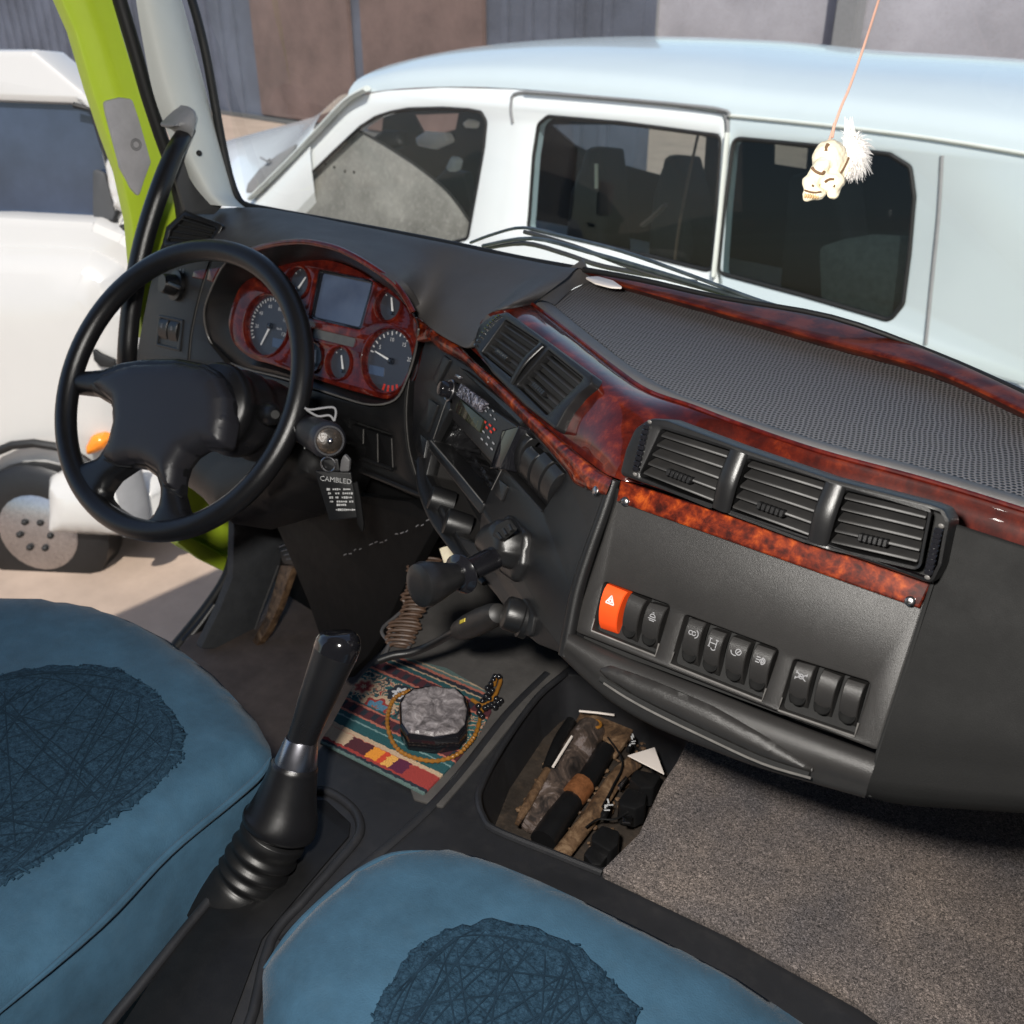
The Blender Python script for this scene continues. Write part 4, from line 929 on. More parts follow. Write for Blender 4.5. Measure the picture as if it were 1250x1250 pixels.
# key tag hanging below the barrel
TP = Plane(atT(410, 607, 1.22), 124, 10)
kt = thing('key_tag', 'black printed key tag with white lettering hanging beside the steering column', 'key tag', TP.hit(410, 580))
plate('tag_leather', M['rubber'], kt, TP, [(384, 575), (428, 577), (431, 596), (436, 615), (438, 632), (402, 636), (395, 612)], (), .004, .0012, .002)
plate('tag_strap', M['dim'], kt, TP, [(430, 590), (436, 588), (440, 610), (444, 640), (443, 652), (436, 640)], (), .004, .001, .002, w=.002)
plate('tag_loop', M['rubber'], kt, TP, [(394, 562), (412, 560), (415, 576), (396, 576)], (), .004, .001, .003, w=.001)
plate('key_fob', M['border'], kt, TP, [(416, 562), (420, 554), (427, 562), (426, 576), (414, 576)], (), .006, .0015, .003, w=.003)
bm = bmesh.new(); ringc = TP.uv(402, 566); tube_bm(bm, [TP.pt(ringc.x + math.cos(a) * .009, ringc.y + math.sin(a) * .009, .004) for a in [i * math.pi / 10 for i in range(20)]], .0012, 8, closed=True); obj('key_ring', bm, M['metal'], kt)
bm = bmesh.new()
text_bm(bm, 'CAMBLED', TP, *TP.uv(410, 586), .0092, .0008, -.05)
for k, (y, parts) in enumerate(((597, ((399, 403), (406, 416), (419, 428))), (602, ((401, 404), (409, 415), (418, 431))), (607, ((402, 407), (410, 413), (417, 430))), (612, ((403, 407), (411, 424), (426, 432))), (616, ((411, 423),)), (622, ((410, 434),)))):
    for a, b in parts:
        n_ = max(2, int((b - a) / 2.2))
        for i in range(n_):
            x = lin(a, b, (i + .5) / n_); h = random.uniform(.0016, .0032)
            p = TP.uv(x, y); quad_uv(bm, TP.off(.0008), p - V((.0011, 0)), p + V((.0011, 0)), h, 0)
obj('tag_lettering', bm, M['tagprint'], kt)

# ================================================================= TUNNEL, FLOOR
TZ = -.85
TUN = floor_plane(TZ)
cab = thing('truck_cab', 'green truck cab seen from inside with grey pillar trim and open left door', 'truck cab', (-.5, 0, 1.2))
REC = [(584, 975), (588, 994), (602, 1011), (735, 1064), (782, 1018), (842, 905), (800, 860), (690, 818), (655, 850), (612, 910)]
plate('engine_tunnel', M['tunnel'], cab, TUN, [(215, 1250), (255, 1120), (352, 960), (395, 905), (430, 835), (468, 790), (505, 735), (560, 680), (640, 640), (760, 700), (1137, 860), (1420, 960), (1420, 1500), (215, 1500)], [REC], .05, .004, [.01] * 14, .03)
plate('tunnel_carpet', M['lining'], cab, TUN, [(455, 812), (470, 790), (505, 735), (560, 680), (640, 640), (800, 720), (690, 815), (650, 852), (600, 915), (540, 985), (505, 975)], (), .003, .001, .004, w=.0032)
bm = bmesh.new(); q = px2uv(TUN, REC, .03); lo = inset(q, .012)
ra = [bm.verts.new(TUN.pt(p.x, p.y, -.004)) for p in q]; rb = [bm.verts.new(TUN.pt(p.x, p.y, -.075)) for p in lo]
for i in range(len(q)): bm.faces.new((ra[i - 1], ra[i], rb[i], rb[i - 1]))
obj('recess_wall', bm, M['tunnel'], cab)
RB = floor_plane(TZ - .07)
plate('recess_floor', M['floordirt'], cab, RB, [(570, 1100), (560, 940), (700, 790), (880, 850), (900, 960), (800, 1100)], (), .004, 0, .01)
tube('recess_lip', M['tunnel'], cab, [TUN.at(*p, w=.002) for p in ((690, 822), (655, 852), (612, 912), (587, 960), (584, 980), (590, 998), (604, 1013), (670, 1040), (735, 1066))], .0045, 8, 4)
# raised rim of the gear lever gate
GT = [(352, 985), (372, 968), (398, 966), (425, 982), (438, 1000), (437, 1022), (410, 1055), (370, 1100), (330, 1150), (280, 1290), (120, 1290), (190, 1180)]
tube('lever_gate', M['tunnel'], cab, closed([TUN.at(*p, w=.002) for p in GT], 5), .0055, 10, closed=True)
plate('gate_floor', M['rubber'], cab, TUN, [(358, 995), (376, 977), (398, 976), (428, 1004), (426, 1020), (400, 1050), (320, 1145), (270, 1280), (130, 1280), (215, 1150)], (), .003, .001, .008, w=.003)
tube('console_crease', M['tunnel'], cab, [TUN.at(*p, w=.002) for p in ((345, 1150), (400, 1095), (470, 1035), (520, 990), (565, 940), (620, 870), (668, 822))], .006, 8, 4, flat=.5)
FLZ = -1.25
plate('cab_floor', M['carpet'], cab, floor_plane(FLZ), [(215, 795), (232, 775), (252, 742), (278, 715), (420, 640), (560, 700), (640, 900), (420, 1020), (300, 1100), (160, 900)], (), .03, .002, .002)
KK = side_plane(-1.60)
plate('kick_panel', M['kick'], cab, KK, [(286, 628), (325, 610), (352, 650), (345, 672), (340, 700), (318, 750), (303, 792), (245, 792), (268, 745), (284, 705)], (), .02, .002, .004)
tube('kick_edge', M['border'], cab, [KK.at(*p, w=.003) for p in ((340, 690), (318, 748), (304, 790))], .0022, 8)
# accelerator pedal
pd = thing('accelerator_pedal', 'ribbed rubber accelerator pedal on a dusty brown arm above the driver footwell', 'pedal', atX(345, 700, -1.5))
pp = Plane(atX(350, 675, -1.48), 80, 20)
plate('pedal_pad', M['rubber'], pd, pp, [(338, 668), (350, 658), (365, 683), (364, 692), (345, 688)], (), .02, .003, .003)
for k in range(4): tube('pad_rib', M['border'], pd, [pp.at(341 + k * 3, 668 + k * 5, .002), pp.at(351 + k * 3, 664 + k * 6, .002)], .0018, 6)
plate('pedal_arm', M['rust'], pd, pp, [(342, 690), (358, 690), (352, 705), (340, 740), (325, 772), (308, 795), (304, 790), (325, 750)], (), .015, .002, .003, w=-.01)
# brown coiled hose beside the tunnel carpet
bm = bmesh.new(); pts = []
a, b = atZ(522, 680, -.80), atZ(488, 790, -.84); n_ = 12 * 22
d = (b - a).normalized(); e1 = d.cross(ZV).normalized(); e2 = d.cross(e1)
for i in range(n_ + 1):
    t = i / n_; w = t * 22 * 2 * math.pi; wr = 1 + .22 * math.sin(t * 17) + .12 * math.sin(t * 41 + 1); pts.append(lin(a, b, t + .006 * math.sin(t * 29)) + e1 * .004 * math.sin(t * 9) + (e1 * math.cos(w) * .019 * wr + e2 * math.sin(w) * .005))
tube_bm(bm, pts, .0024, 7)
obj('coiled_cable', bm, M['coil'], label='brown coiled spiral cable lying beside the tunnel carpet under the dashboard', cat='cable')
bm = bmesh.new()
tube_bm(bm, [atZ(*p, -.84) for p in ((470, 800), (485, 765), (492, 778), (478, 785), (466, 770), (480, 755), (500, 742), (508, 765), (498, 792))], .0025, 8, 5)
obj('bundled_cable', bm, M['border'], label='loose grey cable bundle looped at the foot of the coiled cable', cat='cable')
tube('tan_bracket', M['cream'], cab, [atZ(545, 668, -.80), atZ(552, 690, -.82)], .012, 8, flat=.4)

# ================================================================= GEAR LEVER
A = atZ(272, 1130, -.90); Bt = atX(414, 772, A.x + .015)
ta, tb = (A - CAM).dot(FW), (Bt - CAM).dot(FW)
gl = thing('gear_lever', 'tall black gear lever with silver ring and ribbed rubber boot', 'gear lever', A)
def gp(x, y):
    t = (1130 - y) / (1130 - 772); return atT(x, y, lin(ta, tb, t))
def gr(hw, y): return hw * lin(ta, tb, (1130 - y) / (1130 - 772)) / FPX
bt = [(262, 1120, 47), (287, 1096, 47), (299, 1079, 44), (303, 1073, 40), (307, 1067, 44), (311, 1060, 40), (315, 1053, 43.5), (319, 1046, 39), (323, 1039, 43), (327, 1032, 39), (332, 1023, 42), (336, 1016, 41)]
tube('rubber_boot', M['rubber'], gl, [gp(x, y) for x, y, h in bt], [gr(h, y) for x, y, h in bt], 36, 4, sharp=80)
cn = [(338, 1012, 42), (340, 1007, 46), (344, 998, 45), (349, 978, 38), (354, 958, 33), (358, 942, 30), (360, 936, 29), (361, 932, 27)]
tube('boot_cone', M['wheel'], gl, [gp(x, y) for x, y, h in cn], [gr(h, y) for x, y, h in cn], 36, 3, sharp=50)
rg = [(360, 937, 26), (361, 933, 26.5), (368, 905, 20.5), (368.5, 902, 19.5)]
tube('silver_ring', M['satin'], gl, [gp(x, y) for x, y, h in rg], [gr(h, y) for x, y, h in rg], 36, 0, sharp=30)
gr_ = [(368, 904, 19.5), (375, 885, 20.5), (385, 858, 23.5), (394, 835, 25.5), (403, 812, 27.5), (409, 797, 29), (413, 785, 29), (414, 778, 26.5), (414, 774, 22)]
tube('lever_grip', M['wheel'], gl, [gp(x, y) for x, y, h in gr_], [gr(h, y) for x, y, h in gr_], 36, 4, sharp=80, flat=.88)
kp = [(409, 797, 29.3), (413, 786, 29.4), (414.5, 778, 27), (415, 773, 22), (415, 771, 15)]
kn = tube('knob_cap', M['gloss'], gl, [gp(x, y) for x, y, h in kp], [gr(h, y) for x, y, h in kp], 36, 4, sharp=80, flat=.9)

# ================================================================= SEATS
def seat(name, label, outline, ridge, z, patch, skirt=.17):
    pl = floor_plane(z); t = thing(name, label, 'seat', pl.hit(*outline[len(outline) // 2]))
    pillow('cushion', M['velour'], t, pl, outline, h=.030, r=.075, base=skirt, res=.022, cr=.035, fn=lambda p, d: .0016 * math.sin(p.x * 31 + 2) * math.sin(p.y * 27) * d, sharp=80)
    tube('piping', M['velour'], t, [pl.at(*p, w=.002) for p in ridge], [.001] + [.0042] * (len(ridge) - 2) + [.001], 8, 5)
    rp = random.Random(11); patch = [tuple(p) for p in densify([V(a) for a in patch], 9)]; patch = [(a + rp.uniform(-2.2, 2.2), b + rp.uniform(-2.2, 2.2)) for a, b in patch]
    pillow('quilted_centre', M['quilt'], t, pl, patch, h=.005, r=.012, base=.012, res=.014, cr=.002, w=.0295, sharp=80)
    bm = bmesh.new(); rs = random.Random(23); q2 = pl.off(.0338); pu = [q2.uv(*p) for p in patch]; c = sum(pu, V((0, 0))) / len(pu)
    for k in range(64):
        a, b = rs.choice(pu), rs.choice(pu)
        if (a - b).length < .12: continue
        md_ = (a + b) / 2 + V((rs.uniform(-.012, .012), rs.uniform(-.012, .012)))
        tube_bm(bm, [q2.pt(p.x, p.y, z + .0012 + .0004) for p, z in ((lin(a, c, .06), -.002), (lin(a, md_, .5), 0), (md_, 0), (lin(md_, b, .5), 0), (lin(b, c, .06), -.002))], .0008, 5, 4, flat=.5)
    obj('crease_stitching', bm, M['stitch'], t)
    bm = bmesh.new(); pd_ = densify(pu, .0045)
    for p in pd_:
        o_ = (p - c).normalized(); a = p - o_ * rs.uniform(.002, .008) + V((rs.uniform(-.006, .006), rs.uniform(-.006, .006))); e = p + o_ * rs.uniform(-.002, .0006) + V((rs.uniform(-.002, .002), rs.uniform(-.002, .002)))
        tube_bm(bm, [q2.pt(a.x, a.y, .0008), q2.pt(e.x, e.y, -.0016)], [.0012, .0012], 4)
    obj('ragged_edging', bm, M['stitch2'], t)
    return t
seat('driver_seat', 'blue velour driver seat cushion left of the gear lever with dark quilted centre',
     [(-140, 735), (60, 736), (113, 745), (155, 757), (205, 782), (262, 826), (312, 880), (332, 916), (326, 935), (283, 976), (206, 1040), (120, 1129), (-20, 1250), (-200, 1300), (-300, 1000)],
     [(330, 925), (318, 945), (283, 977), (206, 1041), (120, 1130), (-20, 1252)], -.765,
     [(-120, 850), (40, 815), (113, 812), (145, 816), (182, 838), (212, 866), (226, 895), (222, 925), (192, 960), (150, 990), (113, 1016), (0, 1085), (-150, 1100)])
seat('passenger_seat', 'blue velour middle seat cushion at the bottom edge right of the gear lever',  # passenger seat of the cab, not a loose chair
     [(320, 1180), (355, 1138), (390, 1102), (432, 1067), (478, 1044), (530, 1037), (588, 1047), (655, 1074), (720, 1104), (790, 1138), (900, 1195), (1040, 1290), (900, 1600), (330, 1600)],
     [(322, 1182), (356, 1140), (391, 1104), (433, 1069), (479, 1046), (530, 1039)], -.755,
     [(500, 1160), (545, 1134), (600, 1122), (650, 1130), (710, 1158), (780, 1230), (760, 1400), (450, 1400), (455, 1230)])

# ================================================================= THINGS ON THE TUNNEL
# woven rug: bands of knotted colour, laid as geometry on the cloth so each band keeps its edge
rug = thing('woven_rug', 'patterned woven rug scrap with red and teal borders under the stone ashtray', 'rug', TUN.hit(490, 890))
RUG = [(390, 906), (404, 885), (430, 838), (452, 814), (473, 804), (487, 801), (545, 815), (592, 842), (600, 868), (585, 895), (560, 925), (517, 969), (460, 940), (410, 915)]
RP = floor_plane(TZ + .0066)
RO, RX, RY = RP.hit(391, 906), RP.hit(517, 969), RP.hit(566, 826)
def _rug(nt, b, L, co):
    # rug coordinates: a along the lower hem, c up the rug
    base = BASE[rug.name]
    ex = (RX - RO); ey = (RY - RO); ex2 = ex / ex.length; ey2 = (ey - ex2 * ey.dot(ex2)); hgt = ey2.length; ey2.normalize()
    def dot(vec, off, sc):
        d = N(nt, 'ShaderNodeVectorMath', operation='DOT_PRODUCT'); L(co, d.inputs[0]); d.inputs[1].default_value = vec
        m = N(nt, 'ShaderNodeMath', operation='SUBTRACT'); L(d.outputs['Value'], m.inputs[0]); m.inputs[1].default_value = off
        m2 = N(nt, 'ShaderNodeMath', operation='MULTIPLY'); L(m.outputs[0], m2.inputs[0]); m2.inputs[1].default_value = sc
        return m2.outputs[0]
    loc = RO - base
    ca = dot(ex2, loc.dot(ex2), 1 / ex.length); cc = dot(ey2, loc.dot(ey2), 1 / hgt)
    nz = N(nt, 'ShaderNodeTexNoise', Scale=160, Detail=2); L(co, nz.inputs['Vector'])
    def wob(s, k):
        m = N(nt, 'ShaderNodeMath', operation='MULTIPLY_ADD'); L(nz.outputs['Fac'], m.inputs[0]); m.inputs[1].default_value = k; L(s, m.inputs[2]); return m.outputs[0]
    cw = wob(cc, .03)
    teal, red, navy, cream, salmon, wine = (.012, .075, .085), (.30, .035, .03), (.012, .018, .03), (.50, .36, .24), (.42, .13, .09), (.07, .012, .02)
    bands = ramp(nt, [(0, (.1, .16, .15)), (.03, navy), (.05, red), (.10, wine), (.155, salmon), (.17, cream), (.20, teal), (.27, (.16, .27, .27)), (.285, teal), (.32, salmon), (.335, wine), (.41, salmon), (.425, teal), (.735, teal), (.745, salmon), (.765, wine), (.84, salmon), (.855, teal), (.89, cream), (.90, navy), (.93, salmon), (.95, (.1, .16, .15)), (.975, cream), (.985, (.1, .16, .15))], 'CONSTANT')
    L(cw, bands.inputs['Fac'])
    cv = N(nt, 'ShaderNodeCombineXYZ'); L(ca, cv.inputs[0]); L(cc, cv.inputs[1])
    # arabesque field in the middle: cream and salmon scrolls on dark teal, with three set flowers
    na_ = N(nt, 'ShaderNodeTexNoise', Scale=46, Detail=2.5, Distortion=1.4); L(co, na_.inputs['Vector'])
    fl = ramp(nt, [(0, navy), (.36, teal), (.44, (.03, .14, .14)), (.475, cream), (.535, salmon), (.555, (.03, .12, .12)), (.60, navy), (.63, cream), (.67, red), (.70, teal)], 'CONSTANT'); L(na_.outputs['Fac'], fl.inputs['Fac'])
    cur = fl.outputs['Color']
    for (fx, fy_, fr_, cols) in ((456, 865, .030, ((.30, .10, .06), (.08, .2, .3), red, cream)), (489, 846, .020, (navy, (.6, .6, .62), navy, navy)), (418, 866, .022, (salmon, (.12, .25, .25), cream, (.03, .1, .1))), (444, 838, .018, (cream, red, salmon, cream))):
        cp = RP.hit(fx, fy_) - base
        sb = N(nt, 'ShaderNodeVectorMath', operation='SUBTRACT'); L(co, sb.inputs[0]); sb.inputs[1].default_value = cp
        se = N(nt, 'ShaderNodeSeparateXYZ'); L(sb.outputs[0], se.inputs[0])
        at_ = N(nt, 'ShaderNodeMath', operation='ARCTAN2'); L(se.outputs[0], at_.inputs[0]); L(se.outputs[1], at_.inputs[1])
        m6 = N(nt, 'ShaderNodeMath', operation='MULTIPLY'); L(at_.outputs[0], m6.inputs[0]); m6.inputs[1].default_value = 7
        s6 = N(nt, 'ShaderNodeMath', operation='SINE'); L(m6.outputs[0], s6.inputs[0])
        ln_ = N(nt, 'ShaderNodeVectorMath', operation='LENGTH'); L(sb.outputs[0], ln_.inputs[0])
        rr_ = N(nt, 'ShaderNodeMath', operation='MULTIPLY'); L(ln_.outputs['Value'], rr_.inputs[0]); rr_.inputs[1].default_value = 1 / fr_
        rw = N(nt, 'ShaderNodeMath', operation='MULTIPLY_ADD'); L(s6.outputs[0], rw.inputs[0]); rw.inputs[1].default_value = .10; L(wob(rr_.outputs[0], .2), rw.inputs[2])
        fc_ = ramp(nt, [(0, cols[0]), (.28, cols[1]), (.62, cols[2]), (.78, cols[3])], 'CONSTANT'); L(rw.outputs[0], fc_.inputs['Fac'])
        fa_ = ramp(nt, [(0, (1, 1, 1)), (.98, (0, 0, 0))], 'CONSTANT'); L(rw.outputs[0], fa_.inputs['Fac'])
        mxf = N(nt, 'ShaderNodeMix', data_type='RGBA'); L(fa_.outputs['Color'], mxf.inputs[0]); L(cur, mxf.inputs[6]); L(fc_.outputs['Color'], mxf.inputs[7]); cur = mxf.outputs[2]
    mid = ramp(nt, [(0, (0, 0, 0)), (.44, (1, 1, 1)), (.725, (0, 0, 0))], 'CONSTANT'); L(cw, mid.inputs['Fac'])
    m1 = N(nt, 'ShaderNodeMix', data_type='RGBA'); L(mid.outputs['Color'], m1.inputs[0]); L(bands.outputs['Color'], m1.inputs[6]); L(cur, m1.inputs[7])
    # repeated crosses in the border bands
    wv_ = N(nt, 'ShaderNodeMath', operation='MULTIPLY'); L(ca, wv_.inputs[0]); wv_.inputs[1].default_value = 9
    fr = N(nt, 'ShaderNodeMath', operation='FRACT'); L(wv_.outputs[0], fr.inputs[0])
    cr_ = ramp(nt, [(0, (0, 0, 0)), (.28, (1, 1, 1)), (.72, (0, 0, 0))], 'CONSTANT'); L(fr.outputs[0], cr_.inputs['Fac'])
    bm_ = ramp(nt, [(0, (0, 0, 0)), (.345, (1, 1, 1)), (.40, (0, 0, 0)), (.775, (1, 1, 1)), (.83, (0, 0, 0))], 'CONSTANT'); L(cw, bm_.inputs['Fac'])
    mu = N(nt, 'ShaderNodeMath', operation='MULTIPLY'); L(cr_.outputs['Color'], mu.inputs[0]); L(bm_.outputs['Color'], mu.inputs[1])
    m2 = N(nt, 'ShaderNodeMix', data_type='RGBA'); L(mu.outputs[0], m2.inputs[0]); L(m1.outputs[2], m2.inputs[6]); m2.inputs[7].default_value = (*navy, 1)
    # orange and cream fruit patches in the lower border
    w4 = N(nt, 'ShaderNodeMath', operation='MULTIPLY'); L(ca, w4.inputs[0]); w4.inputs[1].default_value = 1
    oc = ramp(nt, [(0, cream), (.22, wine), (.42, (.75, .28, .03)), (.53, (.55, .05, .02)), (.58, (.7, .36, .08)), (.66, (.09, .01, .04)), (.78, red)], 'CONSTANT'); L(wob(w4.outputs[0], .08), oc.inputs['Fac'])
    ob = ramp(nt, [(0, (0, 0, 0)), (.07, (1, 1, 1)), (.165, (0, 0, 0))], 'CONSTANT'); L(cw, ob.inputs['Fac'])
    m3 = N(nt, 'ShaderNodeMix', data_type='RGBA'); L(ob.outputs['Color'], m3.inputs[0]); L(m2.outputs[2], m3.inputs[6]); L(oc.outputs['Color'], m3.inputs[7])
    hs = N(nt, 'ShaderNodeTexNoise', Scale=900, Detail=2); L(co, hs.inputs['Vector'])
    hr = ramp(nt, [(.3, (.45, .45, .45)), (.7, (1.25, 1.25, 1.25))]); L(hs.outputs['Fac'], hr.inputs['Fac'])
    m4 = N(nt, 'ShaderNodeMix', data_type='RGBA', blend_type='MULTIPLY'); m4.inputs[0].default_value = 1; L(m3.outputs[2], m4.inputs[6]); L(hr.outputs['Color'], m4.inputs[7])
    L(m4.outputs[2], b.inputs['Base Color']); b.inputs['Roughness'].default_value = .95
    bp = N(nt, 'ShaderNodeBump', Strength=.7, Distance=.001); L(hs.outputs['Fac'], bp.inputs['Height']); L(bp.outputs['Normal'], b.inputs['Normal'])
special('rug', _rug)
plate('rug_cloth', M['rug'], rug, RP, RUG, (), .0032, .0008, .003)
# stone ashtray
SPn = floor_plane(TZ + .034)
STN = [(487, 858), (493, 847), (504, 839), (528, 836), (559, 840), (569, 850), (573, 866), (570, 886), (560, 897), (530, 902), (497, 897), (488, 884)]
ash = thing('stone_ashtray', 'cracked grey stone ashtray with black sides sitting on the woven rug', 'ashtray', RP.hit(530, 880))
plate('ashtray_side', M['gloss'], ash, SPn, STN, (), .0272, .003, .006, w=-.003)
pillow('stone_top', M['stone'], ash, SPn, [(490, 858), (495, 849), (505, 842), (528, 838.5), (557, 842), (566, 851), (570, 866), (567, 884), (558, 894), (530, 898.5), (499, 894), (491, 882)], h=.003, r=.006, base=.004, res=.005, cr=.004, w=-.002, fn=lambda p, d: -.002 * max(0, 1 - ((p - SPn.uv(532, 868)).length / .03) ** 2) + random.uniform(-.0008, .0008), sharp=25)
# amber cord with black beads
bs = thing('bead_string', 'amber cord loop with black beads laid round the stone ashtray', 'bead string', RP.hit(590, 860))
CR = floor_plane(TZ + .011)
cpts = [(590, 860), (582, 892), (572, 908), (556, 922), (530, 929), (500, 923), (482, 910), (473, 886), (475, 866), (483, 851), (500, 843)]
cq = smooth([CR.at(*p) for p in cpts], 14); tube('cord', M['cord'], bs, cq, [.0026 + .0007 * math.sin(i * 1.9) for i in range(len(cq))], 8)
tube('cord', M['cord'], bs, [CR.at(*p) for p in ((576, 854), (590, 861), (602, 852), (608, 840), (611, 830), (606, 828), (603, 836))], .0027, 8, 6)
rnd_ = random.Random(3)
bl_ = [(589, 856), (593, 850), (597, 846), (595, 840), (599, 835), (602, 830), (604, 826), (609, 826), (597, 853), (601, 843), (592, 864), (596, 862), (600, 860), (604, 863), (608, 858), (611, 855), (606, 853), (585, 870), (588, 874), (584, 862)]
for i, (x, y) in enumerate(bl_):
    bm = bmesh.new(); sphere_bm(bm, CR.at(x, y, .002 + rnd_.random() * .004), .0042, 12, 8); obj('bead', bm, M['bead'], bs)
# rubber floor mat on the passenger side
plate('floor_mat', M['pvcmat'], None, floor_plane(TZ + .012), [(839, 905), (826, 930), (808, 957), (780, 1017), (733, 1063), (890, 1137), (1050, 1225), (1300, 1400), (1500, 1400), (1500, 985), (1200, 960), (1000, 905), (870, 860)], (), .009, .002, .006, label='speckled grey brown loop floor mat below the fascia', cat='floor mat')
# power plug and lead
a, b = atT(562, 769, 1.16), atT(609, 748, 1.04)
pg = thing('power_plug', 'black accessory power plug with yellow print and cable next to the socket', 'power plug', a)
lathe('plug_body', M['slat'], pg, a, b, [(-.05, .008), (0, .0125), (.25, .0145), (.55, .015), (.85, .0135), (.98, .0105), (1, .006)], 24)
d = (b - a).normalized(); up_ = (CAM - lin(a, b, .4)).normalized(); up_ = (up_ - d * up_.dot(d)).normalized(); sd = d.cross(up_)
pq = Plane(lin(a, b, .42), axes=(d, up_, sd))
bm = bmesh.new(); yv = (up_ + V((0, 0, .8))).normalized(); yv = (yv - d * yv.dot(d)).normalized(); zs = d.cross(yv); c = lin(a, b, .40) + yv * .0148
hexa(bm, [c - d * .010 - zs * .0022 - yv * .002, c + d * .010 - zs * .0022 - yv * .002, c + d * .010 + zs * .0022 - yv * .002, c - d * .010 + zs * .0022 - yv * .002, c - d * .009 - zs * .002 + yv * .0006, c + d * .009 - zs * .002 + yv * .0006, c + d * .009 + zs * .002 + yv * .0006, c - d * .009 + zs * .002 + yv * .0006])
obj('plug_print', bm, M['yellow'], pg)
tube('plug_lead', M['rubber'], pg, [lin(a, b, -.02), atT(552, 773, 1.19), atT(538, 781, 1.21), atT(520, 790, 1.23), atT(500, 797, 1.235), atT(480, 800, 1.235), atT(462, 806, 1.235)], [.0062, .0052, .005, .005, .0055, .0055, .0055], 12, 5)

# ================================================================= CLUTTER IN THE RECESS
CZ = TZ - .055; CPn = floor_plane(CZ)
def bar(name, label, cat, m, pts, rad, flat=1, z=CZ, seg=12, k=4): return tube(name, m, None, [floor_plane(z).hit(*p) for p in pts], rad, seg, k, flat=flat, label=label, cat=cat)
bar('metal_tube', 'thick grimy rusted tube lying lengthwise in the tunnel recess', 'tube', M['mottled'], [(645, 1008), (672, 970), (700, 925), (722, 890)], [.012, .019, .023, .020], z=CZ + .004)
bar('wooden_stick', 'thin brown wooden stick with a pointed end in the left of the recess', 'stick', M['rust'], [(631, 1006), (645, 980), (668, 940)], [.003, .006, .005], z=CZ + .02)
bar('steel_rod', 'dark rod beside the wooden stick against the left recess wall', 'rod', M['rubber'], [(668, 938), (682, 905), (697, 880)], [.007, .008, .007], z=CZ + .02)
bar('rubber_hose', 'black rubber hose with copper coloured band in the middle of the recess', 'hose', M['rubber'], [(663, 1028), (688, 990), (715, 955), (740, 915)], [.017, .016, .014, .013], z=CZ + .003)
bar('copper_band', 'copper coloured band clamped round the black rubber hose', 'clamp', M['copper'], [(697, 976), (703, 968), (712, 957)], [.0165, .017, .016], z=CZ + .004)
bar('rusty_rail', 'rusty brown steel rail running diagonally through the recess', 'rail', M['rust'], [(683, 1045), (722, 995), (752, 950), (775, 930)], [.011, .011, .011, .011], flat=.7, z=CZ + .004)
plate('rusty_plate', M['rust'], None, floor_plane(CZ + .005), [(708, 870), (730, 862), (776, 885), (768, 900), (750, 925), (738, 900), (700, 885)], (), .006, .001, .003, label='brown rusted plate at the top end of the recess', cat='plate')
def blk(label, pts, m=M['plastic'], z=CZ + .03, name='black_connector', cat='connector', th=.03): return plate(name, m, None, floor_plane(z), pts, (), th, .003, .005, label=label, cat=cat)
blk('rounded black connector block nearest the seat in the recess', [(722, 1018), (735, 1006), (757, 1014), (755, 1030), (745, 1040), (721, 1026)])
blk('flat black connector cut by the seat side rim of the recess', [(712, 1042), (720, 1030), (744, 1042), (734, 1056), (722, 1055)], z=CZ + .02)
blk('middle black connector block with white mark in the recess', [(755, 975), (766, 960), (790, 968), (788, 982), (776, 988), (756, 983)])
blk('upper black connector block below the white card triangle', [(768, 950), (776, 938), (808, 945), (798, 962), (782, 962)])
for lab, q in (('silver printed tag beside the middle connector block', [(733, 990), (742, 977), (747, 980), (740, 995), (734, 996)]), ('silver printed tag above the white card triangle', [(764, 912), (772, 896), (777, 898), (768, 914)])):
    o = blk(lab, q, M['rubber'], CZ + .028, 'printed_tag', 'tag', .008)
    bm = bmesh.new(); pl = floor_plane(CZ + .0286)
    for k in range(5): p = lin(V(q[0]), V(q[1]), .15 + k * .16); c = pl.uv(p.x + 3, p.y + 1); quad_uv(bm, pl, c, c + V((random.uniform(-.006, .006), .005)), .002, 0)
    obj('tag_lettering', bm, M['mark'], o)
plate('white_card', M['paper'], None, floor_plane(CZ + .045), [(766, 922), (799, 912), (811, 945)], (), .0012, .0003, .0005, label='white card triangle standing out over the recess near the floor mat', cat='card')
plate('metal_clip', M['metal'], None, floor_plane(CZ + .034), [(760, 997), (772, 995), (770, 1005), (760, 1004)], (), .004, .001, .001, label='small bright metal clip beside the middle connector block', cat='clip')
blk('bright metal tab left of the upper connector block', [(752, 958), (764, 945), (767, 949), (757, 963)], M['metal'], CZ + .02, 'metal_tab', 'tab', .004)
c = floor_plane(CZ + .02).hit(727, 884); bm = bmesh.new(); tube_bm(bm, [c + V((math.cos(a) * .007, math.sin(a) * .007, 0)) for a in [i * math.pi / 10 for i in range(20)]], .0022, 8, closed=True); obj('brass_ring', bm, M['cord'], None, label='small brass ring at the top end of the recess', cat='ring')
tube('white_wire', M['paper'], None, [floor_plane(CZ + .03).hit(*p) for p in ((707, 868), (728, 870), (750, 873))], .0016, 6, label='thin white wire across the top end of the recess', cat='wire')
tube('white_straw', M['paper'], None, [floor_plane(CZ + .035).hit(*p) for p in ((675, 936), (686, 918), (698, 899))], .0018, 6, label='thin white straw on the grimy rusted tube', cat='straw')

